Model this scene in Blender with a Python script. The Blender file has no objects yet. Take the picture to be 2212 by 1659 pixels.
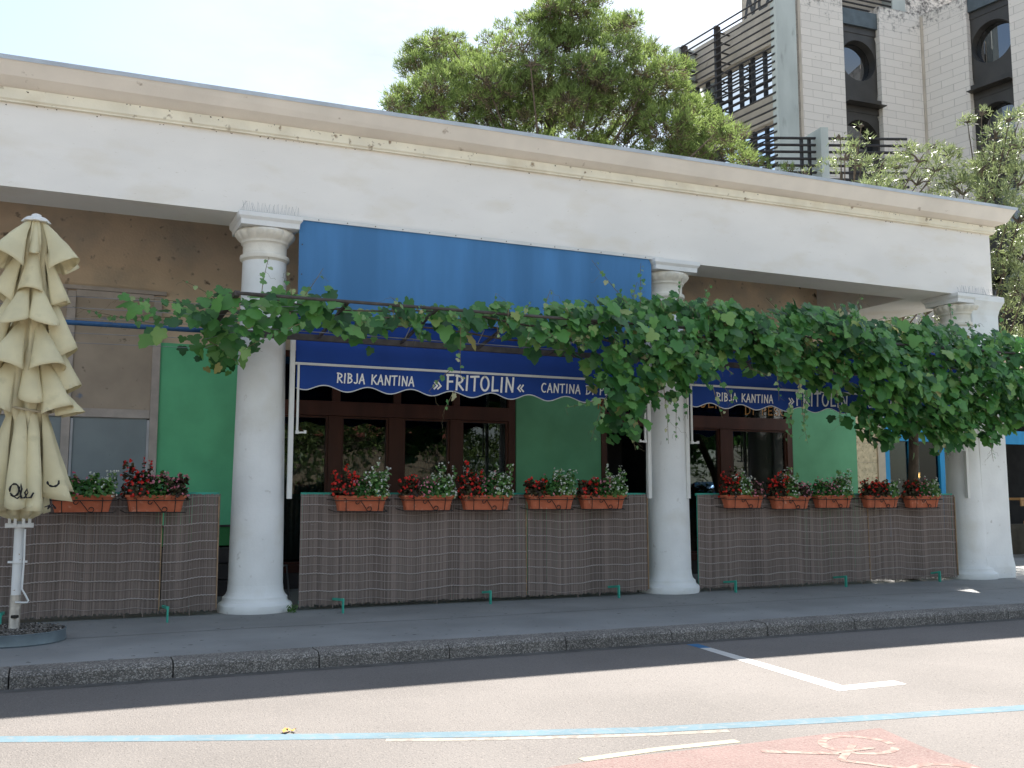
import bpy, math, random
import numpy as np
from mathutils import Vector, Matrix
R = math.radians
random.seed(7); rng = np.random.default_rng(7)
S = bpy.context.scene
COL = S.collection

# ---------------------------------------------------------------- camera, sky, sun, exposure
cam = bpy.data.cameras.new('camera'); camo = bpy.data.objects.new('camera', cam); COL.objects.link(camo)
camo.location = (0, 0, 1.45); camo.rotation_euler = (R(90 + 6.448), 0, R(-24.202))
cam.sensor_width = 36; cam.lens = 36 * 2150 / 2212; cam.clip_end = 5000; cam.clip_start = .1
S.camera = camo
SUN = Vector((.55, .643, 1)).normalized()
EL = math.asin(SUN.z); AZ = math.atan2(SUN.x, SUN.y)
W = bpy.data.worlds.new('World'); S.world = W; W.use_nodes = True
nt = W.node_tree; nt.nodes.clear()
def wn(t, **k):
    n = nt.nodes.new(t)
    for a, b in k.items(): setattr(n, a, b)
    return n
sky = wn('ShaderNodeTexSky', sky_type='NISHITA', sun_disc=False, sun_elevation=EL, sun_rotation=AZ, air_density=1.2, dust_density=1.0, ozone_density=1.0)
tc = wn('ShaderNodeTexCoord'); mp = wn('ShaderNodeMapping'); mp.inputs['Scale'].default_value = (1, 1, 2.6)
nz = wn('ShaderNodeTexNoise'); nz.inputs['Scale'].default_value = 2.6; nz.inputs['Detail'].default_value = 7; nz.inputs['Roughness'].default_value = .58
rp = wn('ShaderNodeValToRGB'); rp.color_ramp.elements[0].position = .40; rp.color_ramp.elements[1].position = .68
rp.color_ramp.elements[0].color = (.12, .12, .12, 1)
mx = wn('ShaderNodeMix', data_type='RGBA'); mx.inputs['B'].default_value = (3.05, 3.36, 3.55, 1)
bg = wn('ShaderNodeBackground'); bg.inputs['Strength'].default_value = .08; ow = wn('ShaderNodeOutputWorld')
L = nt.links.new
L(tc.outputs['Generated'], mp.inputs['Vector']); L(mp.outputs[0], nz.inputs['Vector']); L(nz.outputs['Fac'], rp.inputs[0])
L(rp.outputs[0], mx.inputs['Factor']); L(sky.outputs[0], mx.inputs['A']); L(mx.outputs['Result'], bg.inputs[0]); L(bg.outputs[0], ow.inputs[0])
sd = bpy.data.lights.new('sun', 'SUN'); sd.energy = 5.0; sd.angle = R(.53); sd.color = (1, .95, .88)
so = bpy.data.objects.new('sun', sd); COL.objects.link(so); so.rotation_euler = SUN.to_track_quat('Z', 'Y').to_euler(); so.location = (20, 25, 40)
S.view_settings.view_transform = 'Standard'; S.view_settings.look = 'None'; S.view_settings.gamma = 1
S.view_settings.exposure = 1.75
S.render.resolution_x = 1024; S.render.resolution_y = 768
S.render.engine = 'CYCLES'

# ---------------------------------------------------------------- helpers
MATS = {}
def mat(name, col, rough=.7, var=.12, scale=6., bump=0., bscale=None, spec=.3, metal=0., col2=None, patch=None, island=0., trans=0., stretch=(1, 1, 1), thr=(.35, .65), detail=5):
    """procedural principled material: base colour modulated by world space noise"""
    if name in MATS: return MATS[name]
    m = bpy.data.materials.new(name); m.use_nodes = True; n = m.node_tree; N = n.nodes; K = n.links.new
    b = N['Principled BSDF']; b.inputs['Roughness'].default_value = rough; b.inputs['Metallic'].default_value = metal
    b.inputs['Specular IOR Level'].default_value = spec
    g = N.new('ShaderNodeNewGeometry'); mpn = N.new('ShaderNodeMapping'); mpn.inputs['Scale'].default_value = stretch; K(g.outputs['Position'], mpn.inputs['Vector'])
    t = N.new('ShaderNodeTexNoise'); t.inputs['Scale'].default_value = scale; t.inputs['Detail'].default_value = detail; K(mpn.outputs[0], t.inputs['Vector'])
    r = N.new('ShaderNodeValToRGB'); e = r.color_ramp.elements; e[0].position, e[1].position = thr
    c = np.array(col); c2 = np.array(col2) if col2 is not None else c * (1 + var)
    c1 = c * (1 - var) if col2 is None else c
    e[0].color = (*c1, 1); e[1].color = (*np.clip(c2, 0, 1), 1)
    K(t.outputs['Fac'], r.inputs[0]); out = r.outputs[0]
    if patch:                                        # (colour, noise scale, lo, hi): stains of their own shape
        for pc, ps, lo, hi in patch:
            t2 = N.new('ShaderNodeTexNoise'); t2.inputs['Scale'].default_value = ps; t2.inputs['Detail'].default_value = 6; K(mpn.outputs[0], t2.inputs['Vector'])
            r2 = N.new('ShaderNodeMapRange'); r2.inputs['From Min'].default_value = lo; r2.inputs['From Max'].default_value = hi; K(t2.outputs['Fac'], r2.inputs['Value'])
            x = N.new('ShaderNodeMix'); x.data_type = 'RGBA'; x.inputs['B'].default_value = (*pc, 1); K(r2.outputs[0], x.inputs['Factor']); K(out, x.inputs['A']); out = x.outputs['Result']
    if island:
        h = N.new('ShaderNodeHueSaturation'); mr = N.new('ShaderNodeMapRange'); mr.inputs['To Min'].default_value = 1 - island; mr.inputs['To Max'].default_value = 1 + island
        K(g.outputs['Random Per Island'], mr.inputs['Value']); K(mr.outputs[0], h.inputs['Value']); K(out, h.inputs['Color']); out = h.outputs[0]
    K(out, b.inputs['Base Color'])
    if bump:
        t3 = N.new('ShaderNodeTexNoise'); t3.inputs['Scale'].default_value = bscale or scale * 8; t3.inputs['Detail'].default_value = 4; K(mpn.outputs[0], t3.inputs['Vector'])
        bp = N.new('ShaderNodeBump'); bp.inputs['Strength'].default_value = bump; bp.inputs['Distance'].default_value = .02; K(t3.outputs['Fac'], bp.inputs['Height']); K(bp.outputs[0], b.inputs['Normal'])
    if trans:
        tr = N.new('ShaderNodeBsdfTranslucent'); K(out, tr.inputs['Color']); ms = N.new('ShaderNodeMixShader'); ms.inputs[0].default_value = trans
        K(b.outputs[0], ms.inputs[1]); K(tr.outputs[0], ms.inputs[2]); K(ms.outputs[0], N['Material Output'].inputs['Surface'])
    MATS[name] = m; return m
def leafmat(name, stops, rough=.5, trans=.35, spec=.4, clump=0):
    """foliage: colour ramp over a random value per leaf"""
    m = bpy.data.materials.new(name); m.use_nodes = True; n = m.node_tree; N = n.nodes; K = n.links.new
    b = N['Principled BSDF']; b.inputs['Roughness'].default_value = rough; b.inputs['Specular IOR Level'].default_value = spec
    g = N.new('ShaderNodeNewGeometry'); r = N.new('ShaderNodeValToRGB'); e = r.color_ramp.elements
    while len(e) < len(stops): e.new(.5)
    for el, (p, c) in zip(e, stops): el.position = p; el.color = (*c, 1)
    if clump:
        t = N.new('ShaderNodeTexNoise'); t.inputs['Scale'].default_value = clump; K(g.outputs['Position'], t.inputs['Vector'])
        x = N.new('ShaderNodeMix'); x.inputs['Factor'].default_value = .6; K(g.outputs['Random Per Island'], x.inputs['A']); K(t.outputs['Fac'], x.inputs['B']); K(x.outputs['Result'], r.inputs[0])
    else: K(g.outputs['Random Per Island'], r.inputs[0])
    K(r.outputs[0], b.inputs['Base Color'])
    tr = N.new('ShaderNodeBsdfTranslucent'); K(r.outputs[0], tr.inputs['Color']); ms = N.new('ShaderNodeMixShader'); ms.inputs[0].default_value = trans
    K(b.outputs[0], ms.inputs[1]); K(tr.outputs[0], ms.inputs[2]); K(ms.outputs[0], N['Material Output'].inputs['Surface'])
    return m
def glassmat(name, tint=(.6, .65, .62), refl=1.6, rough=.0):
    m = bpy.data.materials.new(name); m.use_nodes = True; n = m.node_tree; N = n.nodes; K = n.links.new
    N.remove(N['Principled BSDF'])
    tp = N.new('ShaderNodeBsdfTransparent'); tp.inputs[0].default_value = (*tint, 1)
    gl = N.new('ShaderNodeBsdfGlossy'); gl.inputs['Roughness'].default_value = rough; gl.inputs[0].default_value = (.95, .97, 1, 1)
    fr = N.new('ShaderNodeFresnel'); fr.inputs[0].default_value = refl
    ms = N.new('ShaderNodeMixShader'); K(fr.outputs[0], ms.inputs[0]); K(tp.outputs[0], ms.inputs[1]); K(gl.outputs[0], ms.inputs[2]); K(ms.outputs[0], N['Material Output'].inputs['Surface'])
    return m

class MB:
    """collects shapes in world space, then links them as ONE mesh object"""
    def __init__(s): s.v = []; s.f = []
    def add(s, vs, fs):
        o = len(s.v); s.v.extend([tuple(float(c) for c in v) for v in vs]); s.f.extend([tuple(i + o for i in f) for f in fs]); return s
    def box(s, x0, x1, y0, y1, z0, z1):
        return s.add([(x0, y0, z0), (x1, y0, z0), (x1, y1, z0), (x0, y1, z0), (x0, y0, z1), (x1, y0, z1), (x1, y1, z1), (x0, y1, z1)],
                     [(0, 3, 2, 1), (4, 5, 6, 7), (0, 1, 5, 4), (1, 2, 6, 5), (2, 3, 7, 6), (3, 0, 4, 7)])
    def bar(s, a, b, w, h=None, up=(0, 0, 1)):
        a = Vector(a); b = Vector(b); h = h or w; d = (b - a).normalized(); u = Vector(up)
        if abs(d.dot(u)) > .95: u = Vector((0, 1, 0))
        r = d.cross(u).normalized(); u = r.cross(d).normalized(); r *= w / 2; u *= h / 2
        vs = [p + i * r + j * u for p in (a, b) for i, j in ((-1, -1), (1, -1), (1, 1), (-1, 1))]
        return s.add(vs, [(0, 1, 2, 3), (7, 6, 5, 4), (0, 4, 5, 1), (1, 5, 6, 2), (2, 6, 7, 3), (3, 7, 4, 0)])
    def tube(s, pts, r, n=8, cap=True):
        pts = [Vector(p) for p in pts]; rs = r if hasattr(r, '__len__') else [r] * len(pts); vs = []; fs = []
        u = None
        for i, p in enumerate(pts):
            d = (pts[min(i + 1, len(pts) - 1)] - pts[max(i - 1, 0)]).normalized()
            if u is None: u = d.orthogonal().normalized()
            u = (u - d * u.dot(d)); u = u.normalized() if u.length > 1e-6 else d.orthogonal().normalized()
            w = d.cross(u)
            for k in range(n):
                a = 2 * math.pi * k / n; vs.append(p + (u * math.cos(a) + w * math.sin(a)) * rs[i])
        for i in range(len(pts) - 1):
            for k in range(n): fs.append((i * n + k, i * n + (k + 1) % n, (i + 1) * n + (k + 1) % n, (i + 1) * n + k))
        if cap: fs.append(tuple(reversed(range(n)))); fs.append(tuple((len(pts) - 1) * n + k for k in range(n)))
        return s.add(vs, fs)
    def lathe(s, cx, cy, prof, n=48, mod=None):
        vs = []; fs = []
        for i, (r, z) in enumerate(prof):
            for k in range(n):
                a = 2 * math.pi * k / n; q = r * (mod(i, a) if mod else 1); vs.append((cx + q * math.cos(a), cy + q * math.sin(a), z))
        for i in range(len(prof) - 1):
            for k in range(n): fs.append((i * n + k, i * n + (k + 1) % n, (i + 1) * n + (k + 1) % n, (i + 1) * n + k))
        fs.append(tuple(reversed(range(n)))); fs.append(tuple((len(prof) - 1) * n + k for k in range(n)))
        return s.add(vs, fs)
    def sweepx(s, sections):
        """closed YZ sections at several X: [(x, [(y,z),...]), ...]"""
        n = len(sections[0][1]); vs = []; fs = []
        for x, p in sections: vs += [((x[j] if hasattr(x, '__len__') else x), y, z) for j, (y, z) in enumerate(p)]
        for i in range(len(sections) - 1):
            for k in range(n): fs.append((i * n + k, (i + 1) * n + k, (i + 1) * n + (k + 1) % n, i * n + (k + 1) % n))
        fs.append(tuple(range(n))); fs.append(tuple(reversed(range((len(sections) - 1) * n, len(sections) * n))))
        return s.add(vs, fs)
    def build(s, name, m, parent=None, smooth=False, bevel=0):
        me = bpy.data.meshes.new(name); org = Vector((0, 0, 0)); q = parent
        while q: org += q.location; q = q.parent
        if len(s.v):
            a = np.array(s.v, dtype=np.float64) - np.array(org)
            me.from_pydata(a.tolist(), [], s.f); me.update()
        if smooth == 'auto' or smooth is True: me.shade_smooth()
        o = bpy.data.objects.new(name, me); COL.objects.link(o); me.materials.append(m)
        if smooth == 'auto': me.set_sharp_from_angle(angle=R(38))
        if parent: o.parent = parent
        if bevel:
            b = o.modifiers.new('bevel', 'BEVEL'); b.width = bevel; b.segments = 2; b.limit_method = 'ANGLE'; b.angle_limit = R(50)
        return o
def fast(name, V, F, m, parent=None):
    """numpy verts (N,3) and equal sized faces (M,k)"""
    org = Vector((0, 0, 0)); q = parent
    while q: org += q.location; q = q.parent
    V = np.asarray(V, dtype=np.float32) - np.array(org, dtype=np.float32); F = np.asarray(F, dtype=np.int32); k = F.shape[1]
    me = bpy.data.meshes.new(name); me.vertices.add(len(V)); me.vertices.foreach_set('co', V.ravel())
    me.loops.add(F.size); me.loops.foreach_set('vertex_index', F.ravel())
    me.polygons.add(len(F)); me.polygons.foreach_set('loop_start', np.arange(0, F.size, k, dtype=np.int32))
    me.update(); me.validate(); me.materials.append(m)
    o = bpy.data.objects.new(name, me); COL.objects.link(o)
    if parent: o.parent = parent
    return o
def tag(o, label=None, cat=None, group=None, kind=None):
    if label: o['label'] = label
    if cat: o['category'] = cat
    if group: o['group'] = group
    if kind: o['kind'] = kind
    return o
def thing(name, loc, label, cat, group=None):
    o = bpy.data.objects.new(name, None); o.empty_display_size = .3; o.location = loc; COL.objects.link(o); return tag(o, label, cat, group)
def structure(o): o['kind'] = 'structure'; return o

# ---------------------------------------------------------------- materials
plaster = mat('white_plaster', (.80, .77, .73), .85, .04, 1.3, .12, 60, patch=[((.70, .64, .55), 2.2, .62, .85)])
wallwhite = mat('beam_plaster', (.86, .82, .77), .9, .035, .7, .10, 50, stretch=(1, 1, 2.5), patch=[((.66, .60, .52), 14, .68, .80), ((.78, .72, .63), 1.1, .52, .75)])
cream = mat('cream_moulding', (.86, .79, .63), .85, .07, 2.5, .15, 40, patch=[((.30, .22, .14), 8, .64, .72), ((.66, .56, .40), 1.7, .55, .8)])
fasc = mat('fascia_plaster', (.84, .765, .67), .85, .06, 1.6, .10, 40, patch=[((.5, .42, .34), 7, .68, .76)])
flash = mat('zinc_flashing', (.50, .56, .63), .5, .12, 2.5, .05, 30, metal=.15)
colm = mat('column_paint', (.80, .80, .79), .7, .05, 1.8, .16, 22, patch=[((.55, .53, .5), 9, .66, .78), ((.70, .68, .63), 1.4, .55, .75)])
capm = mat('capital_stone_paint', (.76, .71, .62), .8, .07, 7, .12, 60)
brown = mat('weathered_ochre_wall', (.70, .55, .40), .9, .10, 1.4, .25, 30, patch=[((.12, .09, .07), 6, .62, .72), ((.40, .36, .30), 1.1, .5, .8)])
green = mat('green_wall_paint', (.155, .43, .23), .75, .10, 1.6, .08, 25)
greenD = mat('green_wall_paint_low', (.06, .25, .08), .8, .10, 3, .1, 30)
brownwood = mat('brown_window_wood', (.07, .023, .013), .45, .25, 3, .06, 50, stretch=(1, 1, .15))
greywood = mat('greyed_frame_wood', (.50, .44, .40), .7, .12, 5, .15, 40)
dirtypane = mat('painted_over_pane', (.44, .36, .285), .7, .10, 2, .05, 30, patch=[((.12, .2, .33), 3.2, .66, .72), ((.2, .17, .13), 7, .66, .72)])
bluegrey = mat('blue_grey_board', (.27, .31, .325), .6, .07, 2.0, .05, 20, patch=[((.12, .14, .14), 10, .70, .74)])
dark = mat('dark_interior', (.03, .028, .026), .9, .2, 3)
conc = mat('dark_step_boards', (.07, .06, .055), .8, .2, 4, .2)
glass = glassmat('window_glass', (.42, .47, .46), 1.68)
cafeglass = glassmat('cafe_glass', (.30, .33, .33), 1.38)
asph = mat('asphalt', (.156, .143, .134), .9, .10, .6, .6, 90, spec=.25, patch=[((.23, .205, .185), 75, .56, .70), ((.06, .052, .048), 60, .60, .72)])
walk = mat('pavement_asphalt', (.255, .255, .25), .85, .14, .8, .4, 110, patch=[((.11, .11, .11), 11, .67, .72), ((.21, .21, .205), 90, .60, .70)])
paintW = mat('white_road_paint', (.52, .505, .48), .95, .06, 8, .2, 90, patch=[((.4, .37, .34), 40, .66, .74)])
paintB = mat('blue_road_paint', (.105, .165, .198), .95, .10, 3, .2, 90, patch=[((.16, .18, .19), 16, .50, .72)])
paintF = mat('faded_white_road_paint', (.24, .22, .19), .95, .12, 5, .2, 90, patch=[((.17, .15, .135), 18, .50, .64)])
paintR = mat('red_lane_surface', (.185, .125, .115), .95, .10, 3, .6, 90, patch=[((.21, .16, .145), 60, .46, .66), ((.12, .06, .05), 55, .62, .70)])
teal = mat('teal_painted_steel', (.05, .36, .27), .5, .12, 6, .05, patch=[((.12, .08, .05), 30, .68, .74)])
terra = mat('terracotta', (.46, .125, .06), .75, .10, 9, .10, 60, patch=[((.62, .32, .22), 16, .60, .80)])
iron = mat('black_wrought_iron', (.02, .018, .016), .5, .2, 20)
awnB = mat('blue_awning_cloth', (.014, .055, .26), .8, .10, 2.0, .05, 200, stretch=(1, 1, .35))
awnF = mat('faded_blue_sun_cloth', (.105, .285, .57), .85, .13, 1.3, .05, 200, stretch=(1.6, 1, .25), trans=.25, patch=[((.25, .4, .6), 26, .74, .8)])
whitem = mat('white_powder_coat', (.72, .71, .68), .4, .05, 3, .03, patch=[((.45, .42, .38), 20, .70, .78)])
piping = mat('pale_edging', (.62, .62, .62), .7, .05)
lett = mat('white_lettering', (.85, .83, .80), .7, .06, 20)
orange = mat('orange_lettering', (.50, .22, .05), .6, .05)
steel = mat('rusty_steel', (.075, .065, .06), .6, .25, 9, .15, 60)
bluesteel = mat('blue_painted_tube', (.04, .115, .25), .45, .15, 10)
wire = mat('galvanised_wire', (.30, .30, .31), .4, .1, 5, metal=.6)
bark = mat('vine_bark', (.11, .085, .065), .9, .3, 14, .5, 40, stretch=(1, 1, .2))
cane = mat('vine_cane', (.16, .13, .07), .7, .3, 10)
canv = mat('cream_canvas', (.74, .66, .43), .85, .08, 3, .08, 80, patch=[((.45, .40, .24), 3, .62, .80)], trans=.18)
whitemetal = mat('white_lacquered_pole', (.70, .70, .69), .35, .05, 6, patch=[((.32, .2, .12), 25, .70, .74)])
grav = mat('gravel', (.20, .18, .16), .9, .3, 60, .8, 80, island=.5)
zinc = mat('zinc_tray', (.22, .27, .30), .4, .15, 4, metal=.5)

# ---------------------------------------------------------------- ground, road, pavement
structure(MB().add([(-900, -900, -.16), (1100, -900, -.16), (1100, 1100, -.16), (-900, 1100, -.16)], [(0, 1, 2, 3)]).build('ground', mat('far_ground', (.2, .18, .15), .9, .2, .5)))
g = MB(); g.add([(-120, -9, -.13), (160, -9, -.13), (160, 9.40, -.13), (-120, 9.40, -.13)], [(0, 1, 2, 3)]); structure(g.build('road', asph))
g = MB(); g.add([(-120, 9.225, -.1285), (160, 9.225, -.1285), (160, 9.372, -.1285), (-120, 9.372, -.1285)], [(0, 1, 2, 3)])
structure(g.build('gutter_band', mat('gutter_concrete', (.085, .08, .075), .9, .25, 5, .4, 100)))
g = MB(); g.box(-120, 160, 9.71, 80, -.14, 0); structure(g.build('pavement', walk))
g = MB(); g.box(-120, 160, -60, -9, -.155, -.02); structure(g.build('far_pavement', walk))
# exposed aggregate kerb stones
def aggmat():
    m = bpy.data.materials.new('exposed_aggregate'); m.use_nodes = True; N = m.node_tree.nodes; K = m.node_tree.links.new; b = N['Principled BSDF']
    g = N.new('ShaderNodeNewGeometry'); v = N.new('ShaderNodeTexVoronoi'); v.inputs['Scale'].default_value = 105; K(g.outputs['Position'], v.inputs['Vector'])
    r = N.new('ShaderNodeValToRGB'); e = r.color_ramp.elements; e[0].color = (.14, .13, .12, 1); e[1].color = (.50, .46, .42, 1); e[0].position = .2; e[1].position = .95
    x = e.new(.6); x.color = (.24, .215, .19, 1)
    sp = N.new('ShaderNodeSeparateColor'); K(v.outputs['Color'], sp.inputs[0]); K(sp.outputs[0], r.inputs[0])
    n2 = N.new('ShaderNodeTexNoise'); n2.inputs['Scale'].default_value = 2.5; K(g.outputs['Position'], n2.inputs['Vector'])
    mx = N.new('ShaderNodeMix'); mx.data_type = 'RGBA'; mx.blend_type = 'MULTIPLY'; mx.inputs['Factor'].default_value = .6; K(r.outputs[0], mx.inputs['A']); K(n2.outputs['Fac'], mx.inputs['B'])
    K(mx.outputs['Result'], b.inputs['Base Color']); b.inputs['Roughness'].default_value = .8
    bp = N.new('ShaderNodeBump'); bp.inputs['Strength'].default_value = .7; bp.inputs['Distance'].default_value = .01; bp.invert = True; K(v.outputs['Distance'], bp.inputs['Height']); K(bp.outputs[0], b.inputs['Normal'])
    return m
agg = aggmat()
g = MB(); x = -30.
while x < 60:
    dz = random.uniform(-.004, .004); dy = random.uniform(-.006, .006)
    p = [(9.372 + dy, -.14), (9.38 + dy, -.03), (9.40 + dy, -.005 + dz), (9.44 + dy, .012 + dz), (9.70, .012 + dz), (9.705, -.14)]
    p = p[::-1]
    g.sweepx([(x + .006, p), (x + 1.284, p)]); x += 1.29
k = structure(g.build('kerb', agg))
g = MB().box(-30, 60, 9.415, 9.70, -.14, -.02); structure(g.build('kerb_joint_fill', mat('joint_mortar', (.03, .028, .025), .9, .2)))
# long paving seams and cracks
g = MB(); pts = [(-8 + i * .5, 11.40 + .03 * math.sin(i * .7) + random.uniform(-.008, .008)) for i in range(100)]
for (a, b), (c, d) in zip(pts, pts[1:]): g.add([(a, b, .003), (c, d, .003), (c, d + .014, .003), (a, b + .014, .003)], [(0, 1, 2, 3)])
structure(g.build('paving_seam', mat('seam_bitumen', (.055, .052, .05), .9, .3, 10)))
g = MB()
for i in range(230):
    x = random.uniform(-1.5, 13); y = random.uniform(9.8, 12.6); r_ = random.choice((.006, .01, .016, .022))
    g.add([(x + r_ * random.uniform(.6, 1.6) * math.cos(R(a_)), y + r_ * random.uniform(.5, 1) * math.sin(R(a_)), .0015) for a_ in range(0, 360, 60)], [tuple(range(6))])
structure(g.build('pavement_marks', mat('gum_marks', (.075, .07, .065), .9, .3, 20)))
# markings
def strip(name, pts, w, m, z=-.1284):
    g = MB(); n = len(pts); vs = []
    for i, p in enumerate(pts):
        a = Vector(pts[max(i - 1, 0)]); b = Vector(pts[min(i + 1, n - 1)]); d = (b - a).normalized(); q = Vector((-d.y, d.x)) * w / 2; p = Vector(p)
        vs += [(p.x - q.x, p.y - q.y, z), (p.x + q.x, p.y + q.y, z)]
    g.add(vs, [(2 * i, 2 * i + 2, 2 * i + 3, 2 * i + 1) for i in range(n - 1)]); return structure(g.build(name, m))
strip('blue_road_line', [(-3.5, 8.9), (-1.8, 8.2), (-.3, 7.52), (.7, 7.10), (1.66, 6.72), (2.7, 6.33), (3.73, 6.0), (5.2, 5.70), (6.66, 5.46), (8.6, 5.2), (12, 4.9), (18, 4.7)], .165, paintB)
strip('white_road_line', [(2.0, 6.46), (2.6, 6.22), (3.2, 6.02), (3.7, 5.87), (4.2, 5.76)], .075, paintF, -.1287)
g = MB().add([(6.17, 8.93, -.1282), (6.29, 8.90, -.1282), (6.06, 6.70, -.1282), (6.62, 6.70, -.1282), (6.60, 6.53, -.1282), (5.86, 6.53, -.1282)], [(0, 1, 2, 5), (2, 3, 4, 5)])
structure(g.build('parking_marking', paintW))
g = MB().add([(6.19, 9.21, -.1276), (6.33, 9.19, -.1276), (6.29, 8.90, -.1276), (6.17, 8.93, -.1276)], [(0, 3, 2, 1)]); structure(g.build('blue_marking_end', mat('deep_blue_road_paint', (.035, .13, .26), .9, .1, 8)))
g = MB().add([(.2, 4.3, -.1290), (1.4, 5.05, -.1290), (2.45, 5.42, -.1290), (3.1, 5.46, -.1290), (4.05, 5.42, -.1290), (4.75, 5.42, -.1290), (5.20, 5.40, -.1290), (5.06, 4.9, -.1290), (4.99, 4.39, -.1290), (4.6, 2.5, -.1290), (0, 2.5, -.1290)], [tuple(range(10, -1, -1))])
structure(g.build('red_cycle_lane', paintR))
strip('lane_edge_dash', [(2.93, 5.50), (3.5, 5.53), (4.08, 5.50)], .085, mat('ivory_road_paint', (.30, .275, .205), .95, .08, 5, .2, 90), -.1278)
# worn cycle symbol: wheel rings and frame strokes
g = MB()
def ring(cx, cy, r, w, a0=0, a1=360, n=32):
    vs = []; 
    for i in range(n + 1):
        a = R(a0 + (a1 - a0) * i / n); vs += [(cx + (r - w) * math.cos(a), cy + (r - w) * math.sin(a), -.1276), (cx + r * math.cos(a), cy + r * math.sin(a), -.1276)]
    g.add(vs, [(2 * i, 2 * i + 1, 2 * i + 3, 2 * i + 2) for i in range(n)])
def stroke2(a, b, w, z=-.1270):
    a = Vector(a); b = Vector(b); q = (b - a).normalized(); q = Vector((-q.y, q.x)) * w / 2
    g.add([(a.x - q.x, a.y - q.y, z), (b.x - q.x, b.y - q.y, z), (b.x + q.x, b.y + q.y, z), (a.x + q.x, a.y + q.y, z)], [(0, 1, 2, 3)])
ring(4.72, 5.10, .25, .055, -20, 320); ring(4.72, 4.35, .25, .055)
stroke2((4.70, 5.12), (4.35, 4.85), .05); stroke2((4.35, 4.85), (4.70, 4.37), .05, -.1268); stroke2((4.05, 5.22), (4.45, 4.98), .07, -.1266); stroke2((4.45, 5.0), (4.75, 5.0), .045, -.1264)
structure(g.build('cycle_symbol', mat('worn_cream_road_paint', (.26, .21, .18), .95, .10, 5, .3, 90, patch=[((.19, .12, .105), 20, .40, .58)])))

# ---------------------------------------------------------------- the portico building
B = thing('portico_building', (6, 14.5, 0), 'long low portico building with white round columns, green wall panels and brown windows', 'building')
# roofline heights measured at stations along the facade
ST = [(-16, -.10), (-.87, 0.), (5.5, .07), (10.5, .12), (15.56, .16)]
yf = 12.90
def sec(pts): return [(x if i < len(ST) - 1 else [x + max(0, yf - y) if y < yf else x for y, z, k in pts], [(y, z + dz * k) for y, z, k in pts]) for i, (x, dz) in enumerate(ST)]
beam = MB().sweepx(sec([(yf, 5.105, 0), (yf, 6.125, 1.1), (13.62, 6.125, 1.1), (13.62, 5.105, 0)][::-1])); beam.build('beam', wallwhite, B)
MB().box(14.15, 15.558, 13.62, 16.0, 5.105, 6.2).build('side_beam', wallwhite, B)
MB().sweepx(sec([(yf - .055, 6.125, 1.1), (yf - .055, 6.14, 1.1), (yf - .075, 6.16, 1.1), (yf - .075, 6.29, .9), (13.62, 6.29, .9), (13.62, 6.125, 1.1)][::-1])).build('moulding', cream, B)
g = MB()
for i in range(120):
    x = random.choice((random.uniform(-.8, 3.5), random.uniform(12.5, 15.5), random.uniform(-2, 15.5))); k_ = float(np.interp(x, [a for a, b in ST], [b for a, b in ST])); r_ = random.uniform(.004, .014); up_ = random.random() < .4
    z = (6.27 + .9 * k_ if up_ else 6.118 + 1.1 * k_) + random.gauss(0, .012); y = yf - .0775 if up_ else yf - .003
    g.add([(x + r_ * random.uniform(.5, 1.3) * math.cos(a_), y, z + r_ * random.uniform(.4, 1.2) * math.sin(a_)) for a_ in [R(60 * q) for q in range(6)]], [tuple(range(5, -1, -1))])
g.build('grime_spots', mat('grime', (.09, .065, .045), .9, .2, 20), B)['kind'] = 'stuff'
MB().sweepx(sec([(yf - .05, 6.293, .9), (yf - .22, 6.385, .7), (yf - .34, 6.53, 1.2), (13.62, 6.53, 1.2), (13.62, 6.293, .9)][::-1])).build('cornice', fasc, B)
MB().sweepx(sec([(yf - .352, 6.525, 1.2), (yf - .365, 6.575, 1.2), (yf - .33, 6.585, 1.2), (22, 6.60, 1.2), (22, 6.533, 1.2), (yf - .34, 6.533, 1.2)][::-1])).build('roof_flashing', flash, B)
MB().box(-16, 15.56, 13.62, 22, 6.21, 6.40).build('ceiling', mat('portico_ceiling', (.36, .31, .25), .9, .1, 2), B)
MB().box(15.62, 16.05, 13.6, 13.75, 6.52, 6.64).build('gutter', flash, B)
# back wall made of panels with real openings
YW = 16.0; T = .30
def wall(name, x0, x1, z0, z1, m, par=B, y=YW): return MB().box(x0, x1, y, y + T, z0, z1).build(name, m, par)
wall('upper_wall', -16, 15.07, 3.80, 6.21, brown)
MB().box(-16, -2.3, YW, YW + T, 0, 3.80).build('wall', brown, B)
wall('green_wall', 1.28, 3.05, 1.0, 3.80, mat('mint_green_wall_paint', (.16, .58, .30), .75, .10, 1.6, .08, 25))
wall('green_plinth', 1.28, 3.05, .70, .985, greenD)
wall('green_wall', 7.27, 8.98, 0, 3.80, green)
wall('green_wall', 13.40, 15.07, 0, 3.80, green)
MB().box(1.2, 3.1, YW - .03, YW - .002, .985, 1.015).build('sill', conc, B)
g = MB()
for i, z in enumerate((0, .23, .46)): g.box(1.3, 3.08, YW - .75 + i * .2, YW - .003, z, z + .215)
g.build('steps', conc, B)
MB().box(-16, 15.07, 21.6, 21.9, 0, 6.2).build('rear_wall', brown, B)
MB().box(14.77, 15.07, YW + T + .002, 21.6, 0, 6.2).build('end_wall', brown, B)
MB().box(-16, -15.7, YW + T + .002, 21.6, 0, 6.2).build('end_wall', brown, B)
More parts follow.
